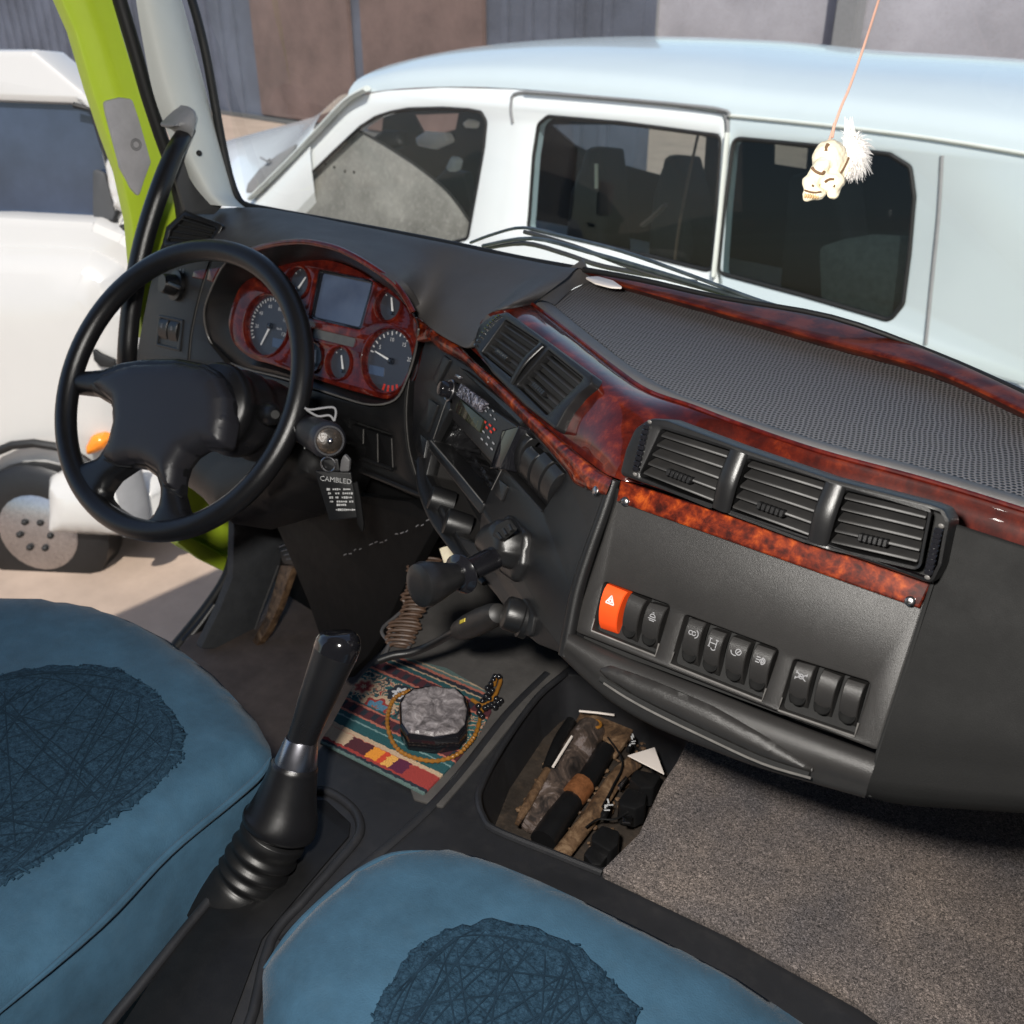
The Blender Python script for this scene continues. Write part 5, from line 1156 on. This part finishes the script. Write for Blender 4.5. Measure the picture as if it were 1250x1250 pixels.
bm = bmesh.new()
for pts in (((742, 900), (760, 930), (748, 960), (735, 985)), ((770, 905), (790, 930), (800, 950)), ((715, 1010), (730, 1000), (750, 1000), (770, 990))):
    tube_bm(bm, [floor_plane(CZ + .022).hit(*p) for p in pts], .0013, 6, 5)
obj('thin_wires', bm, M['rubber'], None, label='thin black wires looping between the connector blocks in the recess', cat='wires', kind='stuff')
for nm, lab, m, cnt, sz in (('dirt_crumbs', 'brown dirt crumbs and flakes scattered over the recess floor', 'rust', 240, .0035), ('dirt_flakes', 'pale grey flakes and fluff scattered among the recess clutter', 'lip', 110, .0024)):
    bm = bmesh.new(); rd_ = random.Random(len(nm))
    for i in range(cnt):
        u_, v_ = rd_.random(), rd_.random()
        p = bil([(700, 870), (800, 905), (735, 1040), (625, 1000)], u_, v_); zc = CZ - .009 + rd_.random() * .004
        c = floor_plane(zc).hit(*p); r_ = sz * rd_.uniform(.4, 1.5)
        bmesh.ops.create_icosphere(bm, subdivisions=1, radius=1, matrix=Matrix.Translation(c) @ Matrix.Rotation(rd_.uniform(0, 6), 4, 'Z') @ Matrix.Diagonal((r_ * rd_.uniform(.5, 1.6), r_ * rd_.uniform(.4, 1), r_ * .5, 1)))
    o = obj(nm, bm, M[m], None, sharp=20, label=lab, cat='dirt', kind='stuff')

# ================================================================= CAB SHELL
def slab(name, m, lo, hi, parent, bev=.004, **kw):
    bm = bmesh.new(); box_bm(bm, (V(lo) + V(hi)) / 2, (V((1, 0, 0)), V((0, 1, 0)), V((0, 0, 1))), V(hi) - V(lo))
    bmesh.ops.bevel(bm, geom=bm.edges[:], offset=bev, segments=2, affect='EDGES'); return obj(name, bm, m, parent, **kw)
slab('roof', M['liner'], (-1.85, -1.0, 3.28), (.85, 1.0, 3.36), cab)
slab('rear_wall', M['liner'], (-1.85, -1.06, .9), (.85, -1.0, 3.36), cab)
slab('side_wall', M['liner'], (.80, -1.0, .9), (.86, 1.1, 3.28), cab)
slab('floor_pan', M['carpet'], (-1.66, -1.0, 1.17), (.8, .2, 1.215), cab)
slab('firewall', M['dim'], (-1.70, 1.04, 1.0), (.8, 1.09, 2.08), cab)
slab('front_skin', M['green'], (-1.78, 1.10, .8), (.86, 1.14, 2.08), cab, .01)
# windscreen with black frit along its base
wsx = (-1.66, .8)
bm = bmesh.new()
bm.faces.new([bm.verts.new(p) for p in (V((wsx[0], 1.075, 2.08)), V((wsx[1], 1.075, 2.08)), V((wsx[1], .96, 3.28)), V((wsx[0], .96, 3.28)))]); obj('windscreen', bm, M['windscreen_glass'], cab)
tube('windscreen_seal', M['seal'], cab, [atY(*p, 1.035) for p in ((206, -100), (222, -40), (240, 20), (252, 70), (262, 125), (270, 170), (279, 212), (287, 236), (298, 250), (330, 256), (395, 268), (475, 283), (556, 299), (630, 315), (700, 327), (780, 341), (880, 363), (1015, 387))] + [CW.at(*p) + V((0, .012, -.004)) for p in ((1137, 431), (1250, 481), (1420, 563))], [.008, .008, .008, .008, .008, .008, .008, .008, .007, .005, .005, .005, .005, .005, .004, .0035, .003, .003, .003, .003, .003], 10, 4)
# pillar
pl_l = [(158, -60), (166, 0), (176, 60), (187, 113), (203, 158), (218, 190), (236, 225), (257, 250)]
pl_r = [(204, -60), (222, 0), (238, 60), (252, 113), (271, 188), (284, 234), (291, 246), (301, 254)]
L3 = [atX(*p, -1.66) for p in pl_l[:5]] + [atX(*p, x) for p, x in zip(pl_l[5:], (-1.645, -1.63, -1.60))]
R3 = [atY(*p, 1.03) for p in pl_r]
mid1 = [atT(*lin(V(a), V(b), .35), (lin(p, q, .35) - CAM).dot(FW) - .035) for a, b, p, q in zip(pl_l, pl_r, L3, R3)]
mid2 = [atT(*lin(V(a), V(b), .75), (lin(p, q, .75) - CAM).dot(FW) - .035) for a, b, p, q in zip(pl_l, pl_r, L3, R3)]
grid('front_pillar', M['pillar'], cab, [L3, mid1, mid2, R3], 6, 6)
DPn = side_plane(-1.635)
plate('pillar_lower_trim', M['pillardark'], cab, DPn, [(206, 196), (222, 172), (236, 164), (241, 187), (247, 212), (255, 236), (272, 252), (262, 262), (228, 262), (214, 216)], (), .01, .002, .004)
c = atX(243, 187, -1.60); bm = bmesh.new(); sphere_bm(bm, c, .005); obj('pillar_plug', bm, M['seal'], cab)
tube('door_seal', M['seal'], cab, [atX(*p, -1.69) for p in ((128, -60), (152, 20), (167, 70), (179, 113), (196, 165), (210, 205), (221, 250), (226, 300))], .012, 10, 4)
JP = side_plane(-1.74)
plate('door_jamb', M['green'], cab, JP, [(40, -80), (92, 40), (113, 112), (131, 166), (148, 212), (161, 272), (166, 330), (172, 398), (176, 420), (186, 380), (205, 300), (222, 262), (208, 215), (195, 175), (172, 113), (150, 40), (116, -80)], (), .03, .006, .01)
jl = plate('jamb_liner', M['greypad'], cab, JP, [(127, 124), (147, 119), (162, 121), (170, 145), (180, 180), (185, 198), (176, 222), (170, 242), (160, 230), (148, 205), (138, 170), (130, 140)], (), .01, .003, .008, w=.006)
c = JP.uv(164, 176); bm = bmesh.new()
for r in (.0095, .0065): tube_bm(bm, [JP.pt(c.x + math.cos(a) * r, c.y + math.sin(a) * r, .0065) for a in [i * math.pi / 14 for i in range(28)]], .0011, 6, closed=True)
obj('round_emblem', bm, M['bracket'], jl)
# lower green step well
plate('step_well', M['green'], cab, side_plane(-1.76), [(200, 640), (222, 600), (250, 555), (300, 540), (305, 640), (292, 668), (284, 690), (279, 699), (244, 683), (216, 667)], (), .03, .006, .01)
plate('step_ledge', M['green'], cab, side_plane(-1.73), [(214, 662), (232, 655), (262, 672), (285, 685), (279, 701), (244, 684)], (), .03, .006, .006)
plate('step_recess', M['green'], cab, side_plane(-1.745), [(238, 652), (262, 636), (290, 622), (292, 660), (285, 678), (262, 667)], (), .008, .004, .006)
tube('door_seal', M['seal'], cab, [atX(*p, -1.70) for p in ((292, 600), (289, 645), (284, 680), (274, 708), (255, 738), (236, 764), (214, 792), (195, 815))], [.008, .010, .011, .011, .012, .014, .016, .016], 10, 4)
tube('sill_trim', M['plastic'], cab, [atX(*p, -1.69) for p in ((226, 785), (245, 762), (262, 738))], [.016, .014, .010], 10, 4)
# grab handle
gh = thing('grab_handle', 'long curved black grab handle running down the left windscreen pillar', 'grab handle', atX(158, 420, -1.60))
tube('handle_bar', M['wheel'], gh, [atX(*p, x) for p, x in (((229, 158), -1.63), ((217, 178), -1.60), ((206, 203), -1.59), ((195, 232), -1.58), ((183, 268), -1.58), ((173, 305), -1.58), ((164, 350), -1.58), ((158, 395), -1.58), ((155, 440), -1.58), ((155, 480), -1.60))], [.014, .0155, .0165, .017, .017, .017, .017, .017, .017, .016], 18, 5, flat=.9)
bp = side_plane(-1.615)
pillow('handle_bracket', M['bracket'], gh, bp, [(203, 152), (213, 142), (228, 129), (234, 132), (238, 143), (235, 158), (229, 177), (225, 166), (214, 157), (205, 156)], h=.022, r=.02, base=.02, res=.006, cr=.004)
# wipers lying outside the windscreen
for lab, pts, r in (('long black wiper blade outside the windscreen, upper one', ((575, 296), (605, 285), (640, 278), (690, 289), (760, 307), (840, 335), (930, 368), (990, 384)), .0042), ('black wiper arm outside the windscreen, lower one', ((590, 300), (650, 291), (720, 308), (800, 331), (900, 362), (960, 381)), .0052)):
    tube('windscreen_wiper', M['wiper'], None, [atY(*p, 1.16) for p in pts], r, 8, 4, flat=.6, label=lab, cat='wiper')
ww = thing('wiper_linkage', 'grey wiper linkage bar lying under the two wiper blades', 'wiper', atY(640, 300, 1.18))
tube('linkage_bar', M['border'], ww, [atY(*p, 1.18) for p in ((640, 283), (700, 300), (780, 330), (860, 352), (960, 380))], .0035, 8, 4)
tube('linkage_bar', M['border'], ww, [atY(*p, 1.185) for p in ((590, 303), (640, 297), (690, 310), (740, 326), (850, 345))], .004, 8, 4)

# ================================================================= SKULL ORNAMENT
SKY = .85
sk = thing('skull_ornament', 'small cream resin skull with white hair tuft hanging on a red string', 'ornament', atY(1010, 245, SKY))
so_ = atY(1010, 207, SKY); tsk = (so_ - CAM).dot(FW); K = tsk / FPX
def sp(x, y, dz=0): return atT(x, y, tsk - dz * K)
bm = bmesh.new()
for (x, y, dz, r) in ((1012, 193, 0, (21, 21, 22)), (1024, 203, -6, (17, 17, 18)), (998, 212, 8, (12, 12, 12)), (989, 222, 8, (11, 11, 8)), (996, 236, 6, (13, 12, 8)), (986, 238, 8, (7, 7, 9)), (1016, 222, 4, (16, 14, 13)), (1018, 238, 2, (8, 8, 6)), (1003, 203, 14, (10, 7, 9))):
    sphere_bm(bm, sp(x, y, dz), tuple(a * K for a in r), 16, 12)
so2 = obj('skull', bm, M['cream'], sk)
md = so2.modifiers.new('fuse', 'REMESH'); md.mode = 'VOXEL'; md.voxel_size = .0011; md.use_smooth_shade = True
md = so2.modifiers.new('soft', 'SMOOTH'); md.factor = .8; md.iterations = 26
tx = bpy.data.textures.new('chips', 'CLOUDS'); tx.noise_scale = .007
md = so2.modifiers.new('chips', 'DISPLACE'); md.texture = tx; md.strength = .003; md.mid_level = .5
for nm, pts, r in (('eye_socket', ((991, 204), (994, 208), (999, 211), (1004, 212), (1006, 209)), 1.5), ('cheek_line', ((1007, 222), (1012, 219), (1018, 219)), 1.3), ('jaw_line', ((1036, 192), (1031, 203), (1024, 215), (1018, 228)), .9), ('crown_mark', ((1011, 176), (1009, 180), (1008, 185)), 2.0), ('mouth', ((982, 232), (988, 234), (995, 235), (1002, 234)), .9), ('nostril', ((991, 226), (993, 227)), 1.0)):
    base_z = 19 if pts[0][1] < 195 else 20
    tube(nm, M['socket'], sk, [sp(x, y, base_z - (6 if x > 1020 else 3 if x > 1006 else 0)) for x, y in pts], r * K * 1.2, 8, 4)
bm = bmesh.new()
for i in range(6):
    x = 983 + i * 3.0; y = 239 + .2 * i
    sphere_bm(bm, sp(x, y, 15.5 - abs(i - 1) * .6), (1.5 * K, 1.5 * K, 3.0 * K), 8, 6)
obj('teeth', bm, mat('old_teeth', (.6, .38, .18), .5, .3, 90), sk)
bm = bmesh.new(); rr = random.Random(5)
sphere_bm(bm, sp(1043, 190, -4), (11 * K, 8 * K, 15 * K), 14, 10)
for i in range(1500):
    a0 = V((1038 + rr.uniform(-9, 6), 186 + rr.uniform(-14, 12))); ang = rr.uniform(-2.0, 1.9); Ln = rr.uniform(8, 24)
    d = V((math.cos(ang), math.sin(ang))); e = a0 + d * Ln + V((2, 6)); mdp = lin(a0, e, .5) + V((3, -3))
    z0 = rr.uniform(-8, 8)
    tube_bm(bm, [sp(a0.x, a0.y, z0), sp(mdp.x, mdp.y, z0 + rr.uniform(-3, 3)), sp(e.x, e.y, z0 + rr.uniform(-8, 8))], [.00035, .0003, .0001], 3, 3)
for i in range(14):
    x = 1036 + rr.uniform(-5, 5); tube_bm(bm, [sp(x, 178, 0), sp(x + rr.uniform(-4, 2), 160, 0), sp(x + rr.uniform(-6, 3), 148 - rr.uniform(0, 6), 0)], [.0006, .0005, .0002], 4, 3)
obj('hair_tuft', bm, M['hair'], sk)
tube('string', M['string'], sk, [sp(1010, 178, 8), sp(1017, 158, 4), sp(1027, 130, 0), sp(1038, 104, -4), sp(1060, 40, -12), sp(1085, -40, -30)], .0012, 8, 4)
tube('string_end', M['string'], sk, [sp(1017, 158, 4), sp(1019, 150, 3), sp(1016, 168, 5)], .0012, 6, 4)

# ================================================================= OUTSIDE
bm = bmesh.new(); g = 120
bm.faces.new([bm.verts.new(p) for p in (V((-g, -g, 0)), V((g, -g, 0)), V((g, g, 0)), V((-g, g, 0)))]); obj('ground', bm, M['concrete'], kind='structure')
# --- white van parked across the truck's nose
VY = 3.7
VS = Plane(atY(770, 220, VY), 90.3, 9)
van = thing('passenger_van', 'white passenger van with dark tinted windows parked across in front of the windscreen', 'van', (-2.7, 4.5, 0))
DW = [(322, 272), (345, 242), (372, 218), (405, 186), (439, 154), (458, 142), (476, 136), (498, 132), (540, 131), (571, 133), (587, 136), (594, 148), (591, 180), (582, 231), (571, 292), (540, 300), (420, 300)]
W2 = [(645, 262), (650, 190), (656, 151), (668, 141), (760, 149), (881, 165), (876, 240), (870, 333), (760, 306), (643, 280)]
W3 = [(894, 167), (1000, 177), (1086, 187), (1112, 203), (1117, 240), (1111, 310), (1103, 372), (1086, 393), (980, 362), (876, 334), (884, 250)]
top_ = [(424, 119), (470, 110), (540, 106), (626, 108), (760, 120), (889, 139), (1010, 152), (1137, 168), (1300, 195), (1420, 216)]
BODY = [(300, 245), (318, 228), (352, 190), (390, 150)] + top_ + [(1420, 520), (1137, 440), (860, 500), (560, 420), (300, 340)]
BODY1 = [(300, 245), (318, 228), (352, 190), (390, 150)] + [p for p in top_ if p[0] < 889] + [(885, 139), (866, 500), (560, 420), (300, 340)]
plate('side_panel', M['vanpaint'], van, VS, BODY1, [DW, W2], .06, .012, .01, .04)
plate('rear_panel', M['vanpaint_shaded'], van, VS, [(889, 139), (1010, 152), (1137, 168), (1300, 195), (1420, 216), (1420, 520), (1137, 440), (870, 505)], [[(894, 168)] + W3[1:-2] + [(880, 336), (886, 250)]], .06, .012, .01, .04)  # same white body, its shade painted in as a bluer, darker tone
# roof: rolls over from the gutter
rowsr = []
for dy, dz in ((0, .0), (.03, .05), (.12, .10), (.4, .16), (.9, .185), (1.5, .16), (1.75, .05)):
    rowsr.append([VS.at(*p) + V((0, dy, dz)) for p in top_])
grid('roof', M['vanpaint_shaded'], van, rowsr, 3, 4)
tube('roof_gutter', M['bracket'], van, [VS.at(*p, w=.012) for p in ((640, 112), (760, 121), (876, 133), (889, 142))], .007, 8, 4)
tube('door_gap', M['bracket'], van, [VS.at(*p, w=.002) for p in ((626, 150), (624, 128), (634, 113), (700, 117), (800, 126), (862, 131), (880, 136), (888, 150), (886, 200), (872, 330))], .008, 8, 4)
tube('gutter_line', M['pillar'], van, [VS.at(*p, w=.004) for p in ((889, 141), (1000, 152), (1137, 169), (1300, 196))], .007, 8, 4)
tube('door_gap', M['bracket'], van, [VS.at(*p, w=.002) for p in ((1150, 190), (1146, 260), (1138, 340), (1130, 420))], .007, 8, 4)
tube('window_post', M['pillar'], van, [VS.at(*p, w=.008) for p in ((888, 162), (880, 250), (871, 338))], .018, 8, 4, flat=.5)
def pane(pts, m, w=-.012, name='window'):
    q = VS.off(w); b_ = bmesh.new(); b_.faces.new([b_.verts.new(q.pt(p.x, p.y)) for p in px2uv(q, pts, .035)]); return obj(name, b_, m, van)
pane(W2, M['door_glass']); pane(W3, M['tinted_glass']); pane(DW, M['clear_car_glass'])
for q in (W2, W3, DW): 
    uv = inset(px2uv(VS, q, .04, 6), .004); tube('window_rubber', M['seal'], van, [VS.pt(p.x, p.y, -.004) for p in uv], .009, 8, closed=True)
# cabin behind the glass
IP = VS.off(-.55)
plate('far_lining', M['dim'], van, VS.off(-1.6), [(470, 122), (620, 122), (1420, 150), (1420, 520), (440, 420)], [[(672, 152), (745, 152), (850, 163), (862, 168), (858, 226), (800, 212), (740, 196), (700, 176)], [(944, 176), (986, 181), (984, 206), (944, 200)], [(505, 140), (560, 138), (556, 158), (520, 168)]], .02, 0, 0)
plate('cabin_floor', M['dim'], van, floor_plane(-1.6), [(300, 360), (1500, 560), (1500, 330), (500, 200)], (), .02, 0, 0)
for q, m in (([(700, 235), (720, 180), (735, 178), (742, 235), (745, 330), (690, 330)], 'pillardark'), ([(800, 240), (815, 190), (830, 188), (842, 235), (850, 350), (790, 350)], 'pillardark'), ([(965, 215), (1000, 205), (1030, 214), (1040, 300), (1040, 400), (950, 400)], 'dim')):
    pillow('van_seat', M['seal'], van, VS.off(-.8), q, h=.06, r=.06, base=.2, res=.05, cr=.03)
plate('seat_cloth', M['cloth'], van, VS, [(1000, 302), (1030, 292), (1065, 286), (1110, 288), (1122, 296), (1122, 400), (1004, 400)], (), .01, .002, .03, w=-.05)
bar_ = tube('seat_belt', M['coil'], van, [VS.at(*p, w=-.3) for p in ((852, 165), (842, 210), (830, 270), (822, 330))], .012, 8, 3, flat=.3)
tube('grab_strap', M['cream'], van, [VS.at(*p, w=-.3) for p in ((728, 200), (728, 230))], .014, 8, 0, flat=.4)
tube('belt_buckle', M['coil'], van, [VS.at(*p, w=-.3) for p in ((812, 250), (800, 262), (785, 275))], .03, 8, 3, flat=.4)
# dusty round sunshade inside the driver's door glass
shp = [(310, 290), (330, 255), (375, 215), (439, 160), (462, 172), (497, 194), (522, 212), (545, 232), (562, 253), (575, 273), (572, 310), (400, 320)]
plate('sunshade', M['shade'], van, VS, shp, (), .01, .003, .02, w=-.035)
tube('shade_rim', M['seal'], van, [VS.at(*p, w=-.034) for p in ((439, 160), (462, 172), (497, 194), (522, 212), (545, 232), (562, 253), (576, 274))], .006, 8, 4)
bm = bmesh.new()
for (x, y) in ((397, 200), (408, 204), (421, 209), (432, 210), (338, 218)): sphere_bm(bm, VS.at(x, y, -.0325), (.010, .004, .008), 10, 6)
obj('dark_specks', bm, M['seal'], van)
# seats and bright bits inside the front
for q, m, w in (([(455, 168), (470, 158), (490, 160), (492, 178), (470, 186), (458, 182)], 'seal', -.12), ([(508, 168), (520, 160), (545, 162), (550, 172), (528, 182), (510, 178)], 'paper', -.4), ([(545, 205), (552, 190), (560, 195), (556, 207), (548, 210)], 'pillar', -.4), ([(565, 150), (572, 145), (580, 148), (578, 156), (568, 156)], 'paper', -.4), ([(520, 230), (545, 205), (570, 210), (590, 300), (520, 300)], 'pillardark', -.6)):
    pillow('cabin_item', M[m], van, VS.off(w), q, h=.02, r=.03, base=.04, res=.03, cr=.02)
# windscreen seen edge-on, its pillar and the bonnet
plate('windscreen_edge', M['bracket'], van, VS, [(299, 236), (302, 224), (316, 206), (336, 190), (362, 174), (356, 186), (330, 214), (312, 234)], (), .02, .006, .015, w=.012)
tube('windscreen_pillar', M['pillar'], van, [VS.at(*p, w=.03) for p in ((306, 242), (330, 219), (362, 187), (395, 152), (424, 122), (448, 108))], .03, 10, 4, flat=.5)
hb = [(200, 196), (250, 182), (273, 173), (320, 160), (398, 138), (440, 118)]
hf = [(190, 330), (245, 330), (275, 260), (300, 248), (330, 222), (380, 166)]
rowsh = [[atY(*p, VY + 1.3) for p in hb], [lin(atY(*p, VY + 1.3), VS.at(*q), .45) + V((0, 0, .10)) for p, q in zip(hb, hf)], [VS.at(*q) for q in hf], [VS.at(*q) + V((0, .0, -.5)) for q in hf]]
grid('bonnet', M['vanpaint'], van, rowsh, 5, 5)
tube('wiper_arm', M['bracket'], van, [VS.at(*p, w=.03) for p in ((318, 192), (326, 197), (330, 194))], .006, 6)
slab('sill_panel', M['vanpaint'], (-6.6, 3.5, .25), (1.8, 5.4, 1.02), van, .08)
for x in (-5.3, -.2):
    wc = V((x, 3.52, .33)); wh = lathe('wheel', M['rubber'], van, wc + V((0, .2, 0)), wc + V((0, -.03, 0)), [(0, .2), (0, .31), (.1, .33), (.85, .33), (.97, .31), (1, .2)], 32)
    lathe('rim', M['metal'], wh, wc + V((0, -.0, 0)), wc + V((0, -.04, 0)), [(0, .2), (.6, .19), (1, .08)], 24)
# --- second white vehicle beyond the open door
LV = Plane(atT(130, 400, 4.4), 128, 6)
lvn = thing('parked_car', 'white car with orange indicator parked beyond the open driver door', 'car', atZ(60, 640, -2.5))
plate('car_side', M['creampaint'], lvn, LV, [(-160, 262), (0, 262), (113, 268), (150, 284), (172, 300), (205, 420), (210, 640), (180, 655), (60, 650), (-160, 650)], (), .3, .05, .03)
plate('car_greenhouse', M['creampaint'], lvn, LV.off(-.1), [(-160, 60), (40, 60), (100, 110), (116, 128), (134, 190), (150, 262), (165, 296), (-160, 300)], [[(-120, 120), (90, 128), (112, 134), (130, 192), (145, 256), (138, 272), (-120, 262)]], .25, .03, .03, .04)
plate('side_window', mat('blue_window', (.035, .05, .085), .08, .3, 3), lvn, LV.off(-.14), [(-130, 110), (95, 120), (115, 130), (150, 262), (140, 280), (-130, 270)], (), .02, 0, .02)
plate('quarter_glass', M['pillardark'], lvn, LV.off(-.09), [(113, 205), (128, 212), (140, 258), (144, 272), (113, 266)], (), .02, .004, .02)
pillow('wing_mirror', M['creampaint'], lvn, LV.off(.12), [(129, 194), (140, 191), (150, 222), (158, 255), (156, 262), (140, 255), (133, 225)], h=.05, r=.06, base=.06, res=.03, cr=.03)
plate('mirror_foot', M['seal'], lvn, LV.off(.06), [(142, 274), (160, 278), (161, 284), (150, 282)], (), .04, .006, .006)
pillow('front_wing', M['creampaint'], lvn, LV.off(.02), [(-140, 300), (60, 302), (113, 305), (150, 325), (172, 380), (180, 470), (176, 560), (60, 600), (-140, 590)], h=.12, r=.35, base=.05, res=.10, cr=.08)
pillow('indicator_lamp', M['amber'], lvn, LV.off(.16), [(105, 545), (112, 532), (124, 530), (133, 536), (131, 546), (118, 552), (106, 556)], h=.03, r=.04, base=.05, res=.02, cr=.02)
plate('grille_gap', M['seal'], lvn, LV.off(.155), [(112, 425), (122, 432), (140, 440), (140, 450), (122, 448), (114, 440)], (), .02, .005, .01)
pillow('bumper', M['creampaint'], lvn, LV.off(.2), [(60, 580), (120, 575), (165, 580), (200, 590), (215, 640), (180, 655), (60, 650)], h=.1, r=.15, base=.1, res=.06, cr=.05)
tube('bumper_bar', M['bracket'], lvn, [LV.at(*p, w=.33) for p in ((150, 560), (158, 590), (165, 620), (168, 650))], .07, 12, 4, flat=.5)
wc = LV.at(60, 640, .1); lathe('wheel', M['rubber'], lvn, wc - LV.n * .1, wc + LV.n * .1, [(0, .2), (0, .31), (.1, .33), (.9, .33), (1, .3), (1, .18)], 32)
lathe('hub_cap', M['metal'], lvn, wc + LV.n * .08, wc + LV.n * .125, [(0, .2), (.5, .19), (1, .12)], 28)
for k in range(6):
    bm = bmesh.new(); sphere_bm(bm, wc + LV.n * .13 + (LV.u * math.cos(k * 1.047) + LV.v * math.sin(k * 1.047)) * .075, .016, 8, 6); obj('wheel_nut', bm, M['seal'], lvn)
tube('wheel_arch', M['seal'], lvn, [LV.off(.2).hit(60, 640) + LV.u * math.cos(a_) * .40 + LV.v * math.sin(a_) * .40 for a_ in [math.pi * k / 12 for k in range(13)]], .02, 8)
tube('window_rubber', M['seal'], lvn, [LV.at(*p, w=-.09) for p in ((-120, 262), (138, 272), (145, 256), (130, 192), (112, 134), (90, 128))], .012, 8)
# --- far yard wall and a dark car in front of it
plate('yard_wall', M['brick'], None, Plane((-10, 17, 0), 92, 0), [(-400, 190), (1700, 190), (1700, -75), (-400, -75)], (), .3, .02, 0, label='blurred grey brown wall at the far side of the yard', cat='wall')
yw_ = bpy.data.objects[[o.name for o in bpy.data.objects if o.name.startswith('yard_wall')][0]]
for x in range(-48, 14, 4): slab('wall_post', M['bracket'], (x - .2, 16.7, 0), (x + .2, 17.0, 3.3), yw_, .03)
slab('wall_plinth', M['liner'], (-60, 16.75, 0), (16, 16.95, .5), yw_, .03)
shed = thing('yard_shed', 'dark blue grey shed with a brown door far behind the van bonnet', 'shed', V((-14, 12, 0)))
M['shedwall'] = mat('shed_wall', (.085, .095, .125), .7, .5, .6, dust=.5, dustc=(.2, .2, .22)); M['sheddoor'] = mat('shed_door', (.13, .085, .075), .7, .4, 1.2, dust=.4, dustc=(.22, .17, .15))
slab('shed_wall', M['shedwall'], (-30, 12, 0), (-8.6, 12.3, 4.2), shed, .02)
for x in (-17.6, -14.4): slab('shed_door', M['sheddoor'], (x, 11.9, .1), (x + 2.9, 11.99, 3.0), shed, .02)
for k in range(44): slab('wall_rib', M['shedwall'], (-29.9 + k * .48, 11.94, 3.1 if -18 < -29.9 + k * .48 < -11.2 else .05), (-29.75 + k * .48, 12.01, 4.15), shed, .01)
slab('shed_plinth', M['liner'], (-30, 11.88, 0), (-8.6, 11.94, .08), shed, .01)
# ================================================================= LIGHT, CAMERA
w = bpy.data.worlds.new('World'); S.world = w; w.use_nodes = True; nt = w.node_tree
sky = nt.nodes.new('ShaderNodeTexSky'); sky.sky_type = 'NISHITA'; sky.sun_disc = False
SUND = V((.565, -.58, 1.0)).normalized()
sky.sun_elevation = math.asin(SUND.z); sky.sun_rotation = math.atan2(SUND.x, SUND.y)
bg = nt.nodes['Background']; nt.links.new(sky.outputs[0], bg.inputs[0]); bg.inputs[1].default_value = .15
sl = bpy.data.lights.new('sun', 'SUN'); sl.energy = 4.9; sl.angle = math.radians(.5); sl.color = (1, .95, .87)
so3 = bpy.data.objects.new('sun', sl); COL.objects.link(so3); so3.rotation_euler = SUND.to_track_quat('Z', 'Y').to_euler()
fl = bpy.data.lights.new('camera_flash', 'AREA'); fl.shape = 'DISK'; fl.size = .07; fl.energy = 20; fl.color = (1, .96, .90)
fo = bpy.data.objects.new('camera_flash', fl); COL.objects.link(fo); fo.location = CAM - RT * .10 + UP * .10 + FW * .04
fo.rotation_euler = (-(FW + RT * .08)).to_track_quat('Z', 'Y').to_euler()
cd = bpy.data.cameras.new('camera'); cd.sensor_width = 36; cd.lens = FPX / 1250 * 36; cd.clip_start = .02; cd.clip_end = 500
cd.dof.use_dof = True; cd.dof.focus_distance = .95; cd.dof.aperture_fstop = 11
co2 = bpy.data.objects.new('camera', cd); COL.objects.link(co2); co2.location = CAM
co2.matrix_world = Matrix((( RT.x, UP.x, -FW.x, CAM.x), (RT.y, UP.y, -FW.y, CAM.y), (RT.z, UP.z, -FW.z, CAM.z), (0, 0, 0, 1)))
S.camera = co2
S.view_settings.view_transform = 'Standard'; S.view_settings.look = 'None'; S.view_settings.exposure = 0
for o in bpy.data.objects:
    k = o.name.split('.')[0]
    if o.parent is None and k in ('black_connector', 'printed_tag', 'windscreen_wiper'):
        o['group'] = {'black_connector': 'black connector blocks in the tunnel recess', 'printed_tag': 'silver printed tags in the tunnel recess', 'windscreen_wiper': 'wipers outside the windscreen'}[k]
